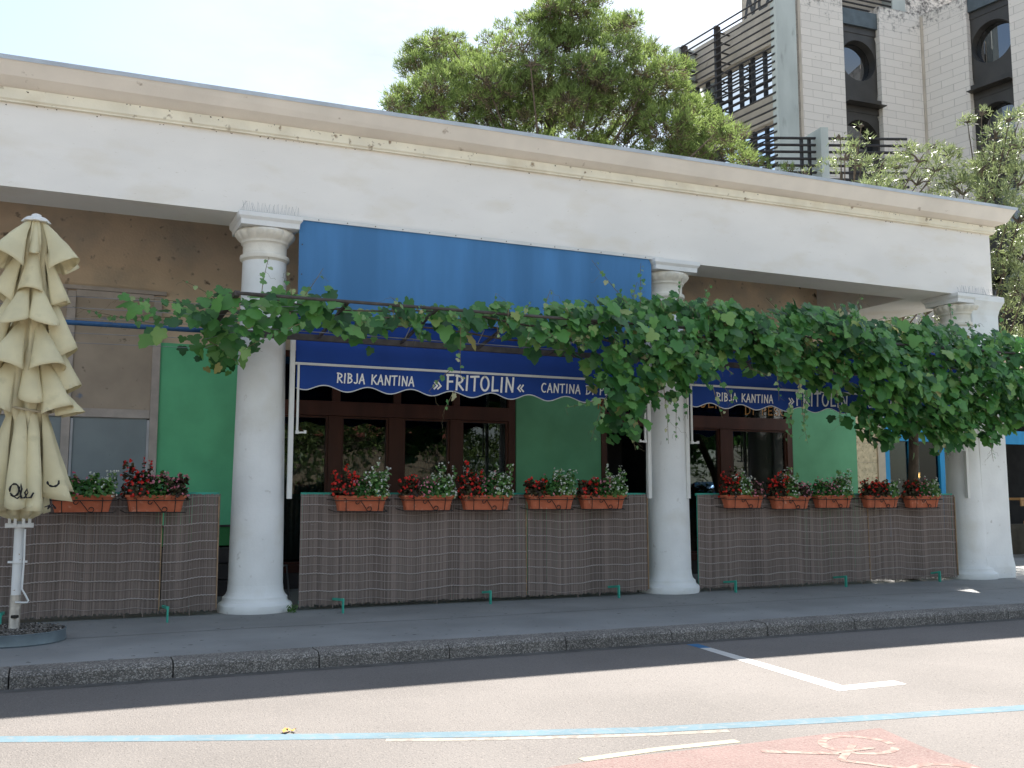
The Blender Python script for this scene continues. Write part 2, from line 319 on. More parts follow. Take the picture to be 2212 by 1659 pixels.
# left blanked shop window with greyed timber frame
lw = MB()
for x0, x1 in ((-2.3, -2.18), (-.06, .06), (1.16, 1.278)): lw.box(x0, x1, YW - .05, YW + .12, 0, 4.50)
for z0, z1 in ((4.42, 4.52), (2.62, 2.75)):
    for a, b in ((-2.178, -.062), (.062, 1.158)): lw.box(a, b, YW - .048, YW + .12, z0, z1)
lwo = lw.build('blanked_window', greywood, B, bevel=.008)
g = MB()
for a, b in ((-2.178, -.062), (.062, 1.158)): g.box(a, b, YW - .012, YW + .1, 2.752, 4.418)
g.build('upper_pane', dirtypane, lwo)
g = MB()
for a, b in ((-2.178, -.062), (.10, 1.12)): g.box(a, b, YW + .0, YW + .1, .02, 2.618)
g.build('lower_pane', bluegrey, lwo)
g = MB().box(-2.36, 1.33, YW - .075, YW - .002, 4.522, 4.58); g.build('head_trim', greywood, lwo)
g = MB(); g.box(.064, .10, YW - .03, YW + .05, .02, 2.60); g.box(1.122, 1.158, YW - .03, YW + .05, .02, 2.60)
g.build('inner_frame', mat('pale_painted_frame', (.5, .5, .52), .6, .08, 5), lwo)
# timber windows
def window(x0, x1, mull, tmull, z0=.25, z1=3.80, zt0=2.76, zt1=3.0, label=None):
    f = MB(); y0, y1 = YW - .02, YW + .13
    f.box(x0, x0 + .09, y0, y1, z0, z1); f.box(x1 - .13, x1, y0, y1, z0, z1); f.box(x0 + .092, x1 - .132, y0 + .002, y1, z0, z0 + .12); f.box(x0 + .092, x1 - .132, y0 + .002, y1, z1 - .1, z1)
    f.box(x0 + .092, x1 - .132, y0 - .015, y1, zt0, zt1)
    for a, b in mull: f.box(a, b, y0 - .004, y1, z0 + .122, zt0 - .002)
    for a, b in tmull: f.box(a, b, y0 + .004, y1, zt1 + .002, z1 - .102)
    fo = f.build('window', brownwood, B, bevel=.006)
    ed = [x0 + .09] + [c for ab in mull for c in ab] + [x1 - .13]
    for a, b in zip(ed[::2], ed[1::2]):
        s = MB(); w = .035                                     # thin sash and pane
        s.box(a + .001, a + w, y0 + .03, y1 - .02, z0 + .123, zt0 - .003); s.box(b - w, b - .001, y0 + .03, y1 - .02, z0 + .123, zt0 - .003)
        s.box(a + w + .001, b - w - .001, y0 + .032, y1 - .02, zt0 - w, zt0 - .004); s.box(a + w + .001, b - w - .001, y0 + .032, y1 - .02, z0 + .124, z0 + .17)
        s.build('sash', brownwood, fo)
        MB().box(a + w, b - w, y0 + .07, y0 + .076, z0 + .17, zt0 - w).build('pane', glass, fo)
    MB().box(x0 + .092, x1 - .132, y0 + .06, y0 + .066, zt1 + .001, z1 - .101).build('pane', glass, fo)
    return fo
w1 = window(3.06, 7.25, [(3.91, 4.13), (4.93, 5.19), (6.02, 6.24)], [(3.97, 4.10), (5.02, 5.14), (6.08, 6.2)])
w2 = window(10.15, 13.38, [(11.62, 11.91)], [(11.70, 11.84)])
wall('lintel', 8.985, 10.148, 3.55, 3.80, brownwood)
# dark doorway between green wall and second window
d = MB(); d.box(8.985, 9.10, YW - .02, YW + .14, 0, 3.548); d.box(10.03, 10.148, YW - .02, YW + .14, 0, 3.548); d.box(9.102, 10.028, YW - .018, YW + .14, 2.76, 3.0)
dd = d.build('door', brownwood, B, bevel=.006); MB().box(9.102, 10.028, YW + .05, YW + .056, 3.0, 3.545).build('pane', glass, dd)
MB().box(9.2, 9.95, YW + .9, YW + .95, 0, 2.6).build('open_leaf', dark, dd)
wall('window_base', 3.06, 7.25, 0, .248, conc); wall('window_base', 10.15, 13.38, 0, .248, conc)
# interior
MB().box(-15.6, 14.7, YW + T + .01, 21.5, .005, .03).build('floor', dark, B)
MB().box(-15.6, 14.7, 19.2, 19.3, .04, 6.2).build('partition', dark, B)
# lace half curtains
cur = mat('lace_curtain', (.55, .66, .66), .9, .3, 30, trans=.3, stretch=(3, 1, .6))
def curtain(x0, x1, zt, zb):
    g = MB(); n = int((x1 - x0) / .02); vs = []
    for i in range(n + 1):
        x = x0 + (x1 - x0) * i / n; y = YW + .19 + .035 * math.sin(i * 1.15) + .01 * math.sin(i * .4); top = zt + .02 * abs(math.sin(i * .55))
        vs += [(x, y, zb), (x, y, (zb + zt) / 2), (x, y, top)]
    g.add(vs, [q for i in range(n) for q in ((3 * i, 3 * i + 3, 3 * i + 4, 3 * i + 1), (3 * i + 1, 3 * i + 4, 3 * i + 5, 3 * i + 2))])
    c = g.build('lace_curtain', cur, B, smooth=True)
    MB().tube([(x0 - .02, YW + .19, zt + .0), (x1 + .02, YW + .19, zt + .0)], .008).build('rail', wire, c)
for a, b in ((3.2, 3.88), (4.17, 4.9), (5.22, 6.0), (6.27, 7.08)): curtain(a, b, 2.13, .45)

# columns
def column(cx, cy=13.17):
    prof = [(.455, 0), (.465, .03), (.465, .09), (.445, .115), (.42, .125), (.405, .15), (.405, .185), (.385, .20), (.368, .22), (.352, .26), (.343, .34)]
    sh = [(.343, .34), (.337, .9), (.326, 1.6), (.316, 2.3), (.304, 3.1), (.293, 3.9), (.284, 4.52)]
    nk = [(.284, 4.52), (.294, 4.535), (.318, 4.55), (.322, 4.575), (.318, 4.60), (.294, 4.61), (.284, 4.625), (.284, 4.735), (.292, 4.75), (.312, 4.765), (.314, 4.79), (.322, 4.80), (.352, 4.83), (.378, 4.87), (.385, 4.90), (.37, 4.93), (.33, 4.94)]
    c = thing('column', (cx, cy, 0), None, None); c.parent = B; c.location = Vector((cx, cy, 0)) - B.location
    MB().lathe(cx, cy, prof, 56, lambda i, a: 1 + .006 * math.sin(5 * a + i)).build('base', colm, c, smooth='auto')
    MB().lathe(cx, cy, sh, 56).build('shaft', colm, c, smooth='auto')
    def md(i, a):
        if i in (12, 13, 14):
            s = abs(math.sin(a * 9)); return .955 + .075 * s ** .6 + (.03 if abs(math.sin(a * 9)) < .16 else 0)
        return 1
    MB().lathe(cx, cy, nk, 216, md).build('capital', capm, c, smooth='auto')
    h = .41; a = MB()
    for (d0, z0, d1, z1) in ((-.035, 4.94, -.03, 5.005), (-.03, 5.005, -.02, 5.02), (-.018, 5.02, .0, 5.045), (0, 5.045, .002, 5.103)):
        a.add([(cx + sx * (h + dd_), cy + sy * (h + dd_), z) for dd_, z in ((d0, z0), (d1, z1)) for sx, sy in ((-1, -1), (1, -1), (1, 1), (-1, 1))],
              [(0, 3, 2, 1), (4, 5, 6, 7), (0, 1, 5, 4), (1, 2, 6, 5), (2, 3, 7, 6), (3, 0, 4, 7)])
    a.build('abacus', colm, c)
    return c
for cx in (-3.80, 2.315, 8.56, 14.93): column(cx)
# end pier with flared cap, slightly battered sides
pr = MB()
lv = [(.03, 0), (.035, .2), (.01, .4), (0, .8), (-.005, 3), (-.01, 4.75), (.01, 4.85), (.05, 4.95), (.075, 5.0), (.075, 5.10)]
vs = []; 
for d0, z in lv: vs += [(14.955, 12.84 - d0, z), (15.63 + d0, 12.84 - d0, z), (15.63 + d0, 13.60 + d0, z), (14.955, 13.60 + d0, z)]
fs = [(0, 3, 2, 1), tuple(len(vs) - 4 + i for i in range(4))]
for i in range(len(lv) - 1):
    for k in range(4): fs.append((4 * i + k, 4 * i + (k + 1) % 4, 4 * i + 4 + (k + 1) % 4, 4 * i + 4 + k))
pr.add(vs, fs); pr.build('pier', colm, B, bevel=.012)

# bird spikes on the capitals
def spikes(x0, x1, y, z, label):
    g = MB(); n = int((x1 - x0) / .022)
    for i in range(n):
        x = x0 + (x1 - x0) * i / n; a = random.uniform(-.35, .35) * (1 + (i in (0, n - 1))); b = random.uniform(-.3, .35)
        g.tube([(x, y, z), (x + .135 * a, y + .1 * b, z + .13 + random.uniform(-.02, .015))], .0014, 3)
    t = thing('bird_spikes', ((x0 + x1) / 2, y, z), label, 'bird spikes', 'bird spike strips on the capitals')
    g.build('spike_wires', wire, t); MB().box(x0, x1, y - .02, y + .02, z - .001, z + .006).build('base_strip', wire, t)
spikes(1.92, 2.70, 12.80, 5.106, 'row of thin wire bird spikes on the capital beside the blue panel')
spikes(14.55, 15.56, 12.78, 5.106, 'row of thin wire bird spikes above the pier at the building corner')

# ---------------------------------------------------------------- lettering (hand drawn strokes)
def arc(cx, cy, rx, ry, a0, a1, n=10): return [(cx + rx * math.cos(R(a0 + (a1 - a0) * i / n)), cy + ry * math.sin(R(a0 + (a1 - a0) * i / n))) for i in range(n + 1)]
GL = {'R': (.62, [[(.1, 0), (.14, 1)], [(.04, .98)] + arc(.16, .72, .40, .25, 85, -90) + [(.14, .46)], [(.22, .45), (.62, 0)]]),
      'I': (.28, [[(.16, 1), (.12, 0)]]),
      'B': (.60, [[(.1, 0), (.13, 1)], [(.05, .97)] + arc(.16, .76, .32, .21, 80, -90), arc(.14, .27, .40, .26, 88, -92) + [(.08, .01)]]),
      'J': (.48, [[(.38, 1), (.40, .25)] + arc(.22, .2, .18, .19, 0, -140, 8)]),
      'A': (.66, [[(.02, 0), (.34, 1)], [(.34, 1), (.62, -.02)], [(.13, .34), (.54, .36)]]),
      'K': (.62, [[(.1, 1), (.08, 0)], [(.56, .98), (.1, .45)], [(.2, .52), (.62, .02)]]),
      'N': (.70, [[(.08, 0), (.12, 1)], [(.12, 1), (.60, .02)], [(.60, .02), (.66, 1)]]),
      'T': (.62, [[(.0, .96), (.62, 1)], [(.32, .97), (.30, 0)]]),
      'F': (.54, [[(.1, 0), (.1, 1)], [(.02, .97), (.54, 1)], [(.1, .52), (.46, .54)]]),
      'O': (.72, [arc(.36, .5, .31, .49, 100, 455, 20)]),
      'L': (.54, [[(.12, 1), (.10, .03)], [(.10, .03), (.54, .06)]]),
      'C': (.62, [arc(.38, .5, .32, .5, 55, 300, 14)]),
      'D': (.66, [[(.1, 0), (.12, 1)], [(.02, .98)] + arc(.14, .5, .46, .48, 85, -88, 12) + [(.04, 0)]]),
      'P': (.56, [[(.1, 0), (.12, 1)], [(.03, .97)] + arc(.14, .73, .38, .25, 85, -95)]),
      'E': (.54, [[(.12, 1), (.10, 0)], [(.08, .98), (.52, 1)], [(.1, .52), (.44, .54)], [(.08, .01), (.54, .04)]]),
      'S': (.54, [arc(.28, .75, .2, .23, 40, 260, 10) + arc(.26, .26, .24, .25, 80, -140, 10)]),
      'U': (.62, [[(.1, 1), (.1, .3)] + arc(.32, .26, .22, .26, 180, 350, 8) + [(.56, 1)]]),
      'V': (.62, [[(.02, 1), (.32, 0)], [(.32, 0), (.64, 1)]]),
      'H': (.62, [[(.1, 0), (.12, 1)], [(.56, 0), (.58, 1)], [(.1, .5), (.56, .52)]]),
      '>': (.60, [[(.04, .62), (.26, .32)], [(.26, .32), (.02, .06)], [(.32, .62), (.54, .32)], [(.54, .32), (.30, .06)]]),
      '<': (.60, [[(.26, .62), (.04, .32)], [(.04, .32), (.28, .06)], [(.54, .62), (.32, .32)], [(.32, .32), (.56, .06)]])}
def write(g, text, x0, x1, z, h, y, w, slant=.0, P=None):
    """flat ribbons in the XZ plane facing -Y (or through mapping P)"""
    tot = sum(GL[c][0] + .16 if c != ' ' else .62 for c in text) - .16; sx = (x1 - x0) / tot; cx = 0; lay = 0
    for c in text:
        if c == ' ': cx += .62; continue
        jw = random.uniform(-.02, .02)
        for st in GL[c][1]:
            lay += 1; yy = y - .0004 * (lay % 5)
            pts = [Vector((x0 + (cx + a) * sx + slant * b * h, z + (b + jw) * h)) for a, b in st]; vs = []
            for i, p in enumerate(pts):
                d = (pts[min(i + 1, len(pts) - 1)] - pts[max(i - 1, 0)]).normalized(); q = Vector((-d.y, d.x)) * w / 2
                if i == 0: p = p - d * w * .4
                if i == len(pts) - 1: p = p + d * w * .4
                vs += [(p.x - q.x, yy, p.y - q.y), (p.x + q.x, yy, p.y + q.y)]
            if P: vs = [P(*v) for v in vs]
            g.add(vs, [(2 * i, 2 * i + 2, 2 * i + 3, 2 * i + 1) for i in range(len(pts) - 1)])
        cx += GL[c][0] + .16

# orange lettering on the glass above the door and second window
for a_ in (('KUHINJUN', 8.9, 9.98, 3.05, .17, YW - .03, .018), ('FRITOLIN', 10.5, 11.75, 3.16, .20, YW - .045, .024), ('DI PESCE', 12.2, 13.35, 3.06, .16, YW - .045, .016)): lg = MB(); write(lg, *a_); lg.build('window_lettering', orange, B)

# ---------------------------------------------------------------- blue sun cloth and awnings
t = thing('sun_cloth', (5.4, 12.86, 3.8), 'faded light blue cloth panel stretched between the first two columns under the beam', 'sunshade')
g = MB(); nx, nz_ = 90, 14; vs = []
for j in range(nz_ + 1):
    for i in range(nx + 1):
        u, v = i / nx, j / nz_; x = 2.70 + u * 5.44; z = 3.83 + v * 1.27
        if v > .93 and u > .99: x -= .05
        y = 12.866 + .014 * math.sin(x * 6.3 + 1.3 * math.sin(z * 3 + x)) * (1 - v) ** .7 + .006 * math.sin(x * 17 + z * 2) * (1 - v) + .004 * math.sin(x * 2.3)
        vs.append((x, y, z))
g.add(vs, [(j * (nx + 1) + i, j * (nx + 1) + i + 1, (j + 1) * (nx + 1) + i + 1, (j + 1) * (nx + 1) + i) for j in range(nz_) for i in range(nx)])
g.build('cloth', awnF, t, smooth=True)
g = MB().box(2.72, 8.35, 12.838, 12.856, 5.085, 5.135); g.build('batten', whitem, t)
g = MB()
for i in range(14):
    x = 2.95 + i * .39; g.lathe(x, 12.832, [(.008, 0), (.008, .0)], 8) if False else g.box(x - .006, x + .006, 12.832, 12.8375, 5.10, 5.112)
for z in (4.75, 4.35, 4.0): g.box(2.735, 2.75, 12.85, 12.856, z, z + .014)
g.build('fixing_screws', steel, t)
def awning(x0, x1, text, label, ztop=3.90):
    t = thing('awning', ((x0 + x1) / 2, 12.88, 2.8), label, 'awning', 'blue awnings with scalloped lettered valances')
    zr = 3.175; g = MB(); vs = []; n = 80
    for j in range(9):
        for i in range(n + 1):
            x = x0 + .05 + (x1 - x0 - .1) * i / n; v = j / 8; vs.append((x, 12.90 + .05 * math.sin(v * math.pi) + .004 * math.sin(x * 6), zr + .015 + v * (ztop - zr - .015)))
    g.add(vs, [(j * (n + 1) + i, j * (n + 1) + i + 1, (j + 1) * (n + 1) + i + 1, (j + 1) * (n + 1) + i) for j in range(8) for i in range(n)]); g.build('cloth', awnB, t, smooth=True)
    MB().tube([(x0 + .04, 12.93, ztop + .04), (x1 - .04, 12.93, ztop + .04)], .05, 16)  .build('roller', awnB, t, smooth='auto')
    g = MB(); g.box(x0 + .02, x1 - .02, 12.852, 12.894, zr - .018, zr + .014); g.box(x0 + .02, x1 - .02, 12.846, 12.8515, zr - .004, zr + .003); g.build('front_bar', whitem, t, bevel=.003)
    # scalloped valance
    g = MB(); vs = []; n = 260; e = MB(); ev = []
    for i in range(n + 1):
        x = x0 + .05 + (x1 - x0 - .1) * i / n; zb = 2.862 - .038 * math.cos((x - x0 - .72) * 2 * math.pi / .595) * min(1, (x - x0) / .25 + .2)
        y = 12.868 + .006 * math.sin(x * 5.3) + .003 * math.sin(x * 17)
        for v in (0, .5, 1): vs.append((x, y + .004 * math.sin(x * 8) * (1 - v), zb + v * (zr - .019 - zb)))
        yb = y + .004 * math.sin(x * 8) - .003; ev += [(x, yb, zb - .006), (x, yb, zb + .008)]
    g.add(vs, [q for i in range(n) for q in ((3 * i, 3 * i + 3, 3 * i + 4, 3 * i + 1), (3 * i + 1, 3 * i + 4, 3 * i + 5, 3 * i + 2))]); vo = g.build('valance', awnB, t, smooth=True)
    e.add(ev, [(2 * i, 2 * i + 2, 2 * i + 3, 2 * i + 1) for i in range(n)]); e.build('edging', piping, vo)
    o = x0 - 2.66
    for s, a, b, z, h, w in text: g = MB(); write(g, s, a + o, b + o, z, h, 12.853, w, .03); g.build('lettering', lett, vo)
    # side rails, folding arm and handle
    for xs, sgn in ((x0, 1), (x1, -1)):
        MB().box(xs - .03, xs + .03, 12.86, 12.92, 1.42, ztop + .1).build('side_rail', whitem, t, bevel=.005)
        a = MB(); xa = xs + sgn * .075; a.box(xa - .014, xa + .014, 12.85, 12.878, 2.30, 3.185); ao = a.build('arm', whitem, t, bevel=.004)
        a = MB(); a.box(xa - .02, xa + .02, 12.845, 12.885, 2.255, 2.298); a.bar((xa, 12.85, 2.27), (xa + sgn * .10, 12.85, 2.275), .022); a.bar((xa + sgn * .10, 12.85, 2.26), (xa + sgn * .10, 12.85, 2.30), .03); a.build('bracket', whitem, ao)
    return t
T1 = [('RIBJA KANTINA', 3.24, 4.31, 2.945, .125, .019), ('>', 4.60, 4.71, 2.915, .16, .022), ('FRITOLIN', 4.78, 5.80, 2.925, .20, .029), ('<', 5.86, 5.96, 2.935, .16, .022), ('CANTINA DI PESCE', 6.24, 7.62, 2.95, .125, .019)]
awning(2.66, 8.06, T1, 'blue awning lettered in full with its white front bar, between the first two columns')
T2 = [('RIBJA KANTINA', 3.20, 4.30, 2.945, .125, .019), ('>', 4.62, 4.73, 2.935, .16, .022), ('FRITOLIN', 4.77, 5.85, 2.935, .21, .029), ('<', 5.93, 6.03, 2.935, .16, .022), ('CANTINA DI PESCE', 6.3, 7.5, 2.95, .125, .019)]
awning(8.75, 14.66, T2, 'blue lettered awning half hidden by vine leaves, between the second column and the pier')

# ---------------------------------------------------------------- reed screens
reed = mat('reed', (.20, .158, .138), .8, .09, 1.2, .1, 40, stretch=(1, 1, .8), island=.34)
thread = mat('binding_thread', (.34, .295, .275), .8, .1, 40)
def wob(x, s): return .014 * math.sin(x * 2.9 + s) + .010 * math.sin(x * 6.1 + s * 2) + .004 * math.sin(x * 17)
def screen(x0, x1, cuts, feet, label, slat=None):
    t = thing('reed_screen', ((x0 + x1) / 2, 12.98, 0), label, 'screen', 'reed clad terrace screens')
    f = MB(); f.box(x0 + .01, x1 - .01, 12.97, 13.01, 1.462, 1.502)
    for x in (x0 + .03, (x0 + x1) / 2, x1 - .05): f.box(x, x + .035, 12.975, 13.005, .12, 1.46)
    f.box(x0 + .01, x1 - .01, 12.975, 13.005, .085, .118); f.build('frame', teal, t)
    for x, ex in feet:
        q = MB(); yb = 12.40 + ex; q.bar((x, 13.0, .125), (x, yb, .165), .035, .03); q.bar((x, yb, .182), (x, yb, .0), .045, .02, (1, 0, 0)); q.build('foot', teal, t, bevel=.002)
    for s, (a, b, yo) in enumerate(cuts):
        V = []; F = []; x = a; th = MB(); ph = a * 1.7
        while x < b:
            w = random.uniform(.010, .015); lean = random.uniform(-.003, .003); bot = .055 + random.uniform(-.015, .02) - (.05 if random.random() < .02 else 0); top = 1.478 + random.uniform(-.008, .006)
            if random.random() < .010: x += .0045
            o = len(V); nz2 = 7
            for j in range(nz2):
                v = j / (nz2 - 1); z = bot + (top - bot) * v; y = yo + .012 * math.sin(x * 2.1 + 1.5 * v + ph) * (1 - v * .6) + .0025 * math.sin(x * 7 + v * 3) + random.uniform(-.001, .001)
                xx = x + lean * v
                V += [(xx, y, z), (xx + w / 2, y - w * .42, z), (xx + w, y, z)]
            for j in range(nz2 - 1):
                F += [(o + 3 * j, o + 3 * j + 1, o + 3 * j + 4, o + 3 * j + 3), (o + 3 * j + 1, o + 3 * j + 2, o + 3 * j + 5, o + 3 * j + 4)]
            x += w * .93
        mo = fast('reed_mat', V, F, reed, t)
        for k in range(13):
            z0 = .115 + k * .1105; big = k % 2 == 1; pts = []
            nn = int((b - a) / .02)
            for i in range(nn + 1):
                x = a + (b - a) * i / nn; v = z0 / 1.45
                y = yo + .012 * math.sin(x * 2.1 + 1.5 * v + ph) * (1 - v * .6) + .0025 * math.sin(x * 7 + v * 3) - .009
                pts.append((x, y, z0 + wob(x, ph) * (1.25 - .5 * v) + (.0035 if i % 2 else -.0035) * big))
            th.tube(pts, .0088 if big else .0038, 5)
        for i in range(int((b - a) * 2.5)):                       # wire staples
            x = random.uniform(a + .05, b - .1); z = random.choice((.22, .5, .92, 1.38, 1.1)) + random.uniform(-.02, .02); th.bar((x, yo - .022, z), (x + .035, yo - .022, z), .004)
        th.build('binding_thread', thread, mo)
        MB().bar((b, yo - .012, .08), (b - .005, yo - .012, 1.45), .014, .02).build('end_batten', mat('split_bamboo', (.30, .20, .12), .7, .2, 8), mo)
screen(-3.1, 1.81, [(-3.1, 1.13, 12.935), (1.15, 1.80, 12.94)], [(-2.0, 0), (-.55, .05), (1.18, -.03)], 'reed screen on the left behind the closed parasol')
screen(2.82, 8.05, [(2.82, 6.03, 12.935), (6.05, 8.04, 12.93)], [(3.27, .03), (5.37, .26), (7.37, .25)], 'reed screen with five flower boxes between the first two columns')
screen(8.95, 14.38, [(8.95, 12.36, 12.935), (12.38, 14.37, 12.94)], [(9.41, .24), (11.60, .27), (13.75, .36)], 'reed screen with flower boxes between the second column and the corner pier')

# ---------------------------------------------------------------- flower boxes
leafG = leafmat('begonia_green_leaf', [(0, (.03, .10, .025)), (.6, (.06, .18, .04)), (1, (.16, .30, .07))])
leafD = leafmat('begonia_bronze_leaf', [(0, (.035, .02, .015)), (.5, (.07, .045, .025)), (1, (.10, .10, .04))])
leafY = leafmat('begonia_pale_leaf', [(0, (.07, .20, .05)), (.6, (.17, .33, .09)), (1, (.32, .45, .16))])
fR = leafmat('red_petals', [(0, (.55, .010, .010)), (1, (.85, .05, .03))], trans=.3)
fP = leafmat('pink_petals', [(0, (.58, .12, .18)), (1, (.80, .40, .46))], trans=.3)
fM = leafmat('magenta_petals', [(0, (.55, .03, .10)), (1, (.70, .12, .24))], trans=.3)
fW = leafmat('white_petals', [(0, (.62, .64, .46)), (.4, (.78, .78, .72)), (1, (.85, .85, .80))], trans=.3)
def discs(C, N, r, k=6, squash=1.0, r2=None):
    """k-gon cards at centres C with normals N"""
    C = np.asarray(C, float); N = np.asarray(N, float); N /= np.linalg.norm(N, axis=1)[:, None]; n = len(C)
    ref = rng.normal(size=(n, 3)); U = np.cross(N, ref); U /= np.linalg.norm(U, axis=1)[:, None]; Wv = np.cross(N, U)
    r = np.broadcast_to(np.asarray(r, float), (n,)); V = np.zeros((n, k, 3))
    for i in range(k):
        a = 2 * np.pi * i / k; rr = r * (1 if (r2 is None or i % 2 == 0) else r2)
        V[:, i] = C + (U * np.cos(a) + Wv * np.sin(a) * squash) * rr[:, None] + N * (rr * .18 * (1 if i % 2 else -1))[:, None]
    return V.reshape(-1, 3), np.arange(n * k).reshape(n, k)
def mound(name, cx, cy, z0, rx, ry, h, lm, fm, par, nl, nf, fr, tall=0):
    def pts(n, shell):
        a = rng.uniform(0, 2 * np.pi, n); u = rng.uniform(shell, 1, n) ** .6; ph = rng.uniform(0, 1, n)
        s = np.sqrt(1 - ph ** 2 * .85); P = np.stack([cx + rx * u * s * np.cos(a), cy + ry * u * s * np.sin(a), z0 + h * ph * u + rng.normal(0, .012, n)], 1)
        Nn = P - np.array([cx, cy, z0 - .05]); Nn += rng.normal(0, .09, (n, 3)); return P, Nn
    P, Nn = pts(nl, .25); 
    if tall:
        m = int(nl * .22); k = rng.integers(0, 5, m); ax = cx + (k - 2) * rx * .38 + rng.normal(0, .012, m); P[:m, 0] = ax; P[:m, 1] = cy + rng.normal(0, .03, m); P[:m, 2] = z0 + h * .6 + rng.uniform(0, 1, m) * tall * (1 + .5 * np.sin(k * 2.1 + cx))
    V, F = discs(P, Nn, rng.uniform(.016, .032, nl), 6, .8); o = fast(name, V, F, lm, par)
    P, Nn = pts(nf, .86)
    if tall:
        m = int(nf * .35); k = rng.integers(0, 5, m); P[:m, 0] = cx + (k - 2) * rx * .38 + rng.normal(0, .018, m); P[:m, 1] = cy + rng.normal(0, .03, m) - .02; P[:m, 2] = z0 + h * .75 + rng.uniform(0, 1, m) * tall * (1 + .5 * np.sin(k * 2.1 + cx))
    # each blossom = two crossed little rosettes
    P2 = np.repeat(P, 3, 0) + rng.normal(0, fr * .35, (len(P) * 3, 3)); N2 = np.repeat(Nn, 3, 0) / np.linalg.norm(np.repeat(Nn, 3, 0), axis=1)[:, None] + rng.normal(0, .45, (len(P) * 3, 3)); N2[:, 1] -= .5
    V, F = discs(P2, N2, rng.uniform(.6, 1.1, len(P2)) * fr, 8, 1, .62); fast('blossoms', V, F, fm, o)
    return o
BX = [(.22, 'mgw'), (1.03, 'Rpp'), (3.56, 'RpW'), (4.48, 'rpW'), (5.33, 'RpW'), (6.32, 'rgW'), (7.16, 'rpW'), (9.66, 'RWp'), (10.58, 'RWp'), (11.45, 'ppW'), (12.47, 'rrw'), (13.40, 'rpw')]
LB = ['magenta and white flowers beside the closed parasol', 'bushy red and pink flowers beside the first column', 'big bright red pink and white flowers, leftmost on the middle screen', 'flowers small and mixed, second from left on the middle screen',
      'tall red spike and white flowers, third on the middle screen', 'sparse red and full white flowers, fourth on the middle screen', 'pink and white flowers next to the dark doorway',
      'large red white and pink flowers, leftmost on the right screen', 'tall red flowers, second on the right screen', 'dark leaves against green wall, third on the right screen', 'dark red flowers in front of the pale stone wall', 'mixed small flowers beside the corner pier']
for bi, ((cx, code), lb) in enumerate(zip(BX, LB)):
    cy = 12.755; w = .74 if bi > 2 else .70; z0 = 1.265 + random.uniform(-.008, .012); zt = z0 + .20; tilt = random.uniform(-.012, .012)
    t = thing('flower_box', (cx, cy, z0), 'terracotta flower box with ' + lb, 'flower box', 'terracotta flower boxes hung on the reed screens')
    g = MB(); vs = []
    lv = [(.40, .070, 0), (.425, .082, .10), (.452, .098, .165), (.475, .108, .167), (.478, .110, .198), (.455, .094, .20), (.43, .085, .17)]
    n8 = []
    for sx, sy, z in lv:
        hx = sx * w / .96; c = .02
        vs += [(cx + a, cy + b, z0 + z + tilt * a) for a, b in ((-hx + c, -sy), (hx - c, -sy), (hx, -sy + c), (hx, sy - c), (hx - c, sy), (-hx + c, sy), (-hx, sy - c), (-hx, -sy + c))]
    fs = [tuple(range(7, -1, -1)), tuple(len(vs) - 8 + i for i in range(8))]
    for i in range(len(lv) - 1):
        for k in range(8): fs.append((8 * i + k, 8 * i + (k + 1) % 8, 8 * i + 8 + (k + 1) % 8, 8 * i + 8 + k))
    g.add(vs, fs); g.build('pot', terra, t, bevel=.004)
    g = MB(); yb = cy - .118; r = .0055
    g.tube([(cx - .40, cy + .17, z0 + .15), (cx - .395, cy - .05, z0 + .145), (cx - .37, yb, z0 + .135), (cx + .37, yb, z0 + .135), (cx + .395, cy - .05, z0 + .145), (cx + .40, cy + .17, z0 + .15)], r, 6)
    g.tube([(cx - .38, cy + .17, z0 + .02), (cx - .34, yb + .035, z0 - .008), (cx + .34, yb + .035, z0 - .008), (cx + .38, cy + .17, z0 + .02)], r, 6)
    for s in (-1, 1):
        g.tube([(cx + s * .21, yb + .03, z0 - .01), (cx + s * .215, yb + .012, z0 + .03), (cx + s * .22, yb - .006, z0 + .15), (cx + s * .225 - .01, yb - .01, z0 + .165), (cx + s * .23 - .025, yb - .01, z0 + .155)], r, 6)
    sc = [(cx - .07 + .022 * math.cos(a_), yb + .0, z0 + .112 + .022 * math.sin(a_)) for a_ in [R(i) for i in range(-20, -300, -35)]][::-1]
    sc += [(cx - .03, yb + .002, z0 + .135), (cx + .03, yb + .014, z0 + .06), (cx + .07, yb + .03, z0 + .005)] + [(cx + .10 + .028 * math.cos(a_), yb + .028, z0 + .028 + .028 * math.sin(a_)) for a_ in [R(i) for i in range(-100, 190, 35)]]
    g.tube(sc, r, 6); g.build('iron_holder', iron, t)
    for j, ch in enumerate(code):
        px = cx + (j - 1) * w * .31; big = ch.isupper(); q = ch.lower()
        lm, fm, nm = {'r': (leafD, fR, 'red_begonia'), 'p': (leafD if j == 2 else leafG, fP, 'pink_begonia'), 'w': (leafY, fW, 'white_begonia'), 'm': (leafG, fM, 'magenta_begonia'), 'g': (leafG, fP, 'pink_begonia')}[q]
        hh = (.31 if big else .24) + random.uniform(-.03, .04); nl = 400 if big else 340
        nf = {'r': 50, 'p': 70, 'w': 74, 'm': 26, 'g': 26}[q] * (1.5 if big else .8)
        mound(nm, px, cy - .01, zt - .02, .17 * w / .72 * (1.1 if big else 1), .15, hh, lm, fm, t, nl, int(nf), {'r': .021, 'p': .016, 'w': .015, 'm': .02, 'g': .015}[q], tall=(.17 if big else .09) * random.uniform(.7, 1.2))

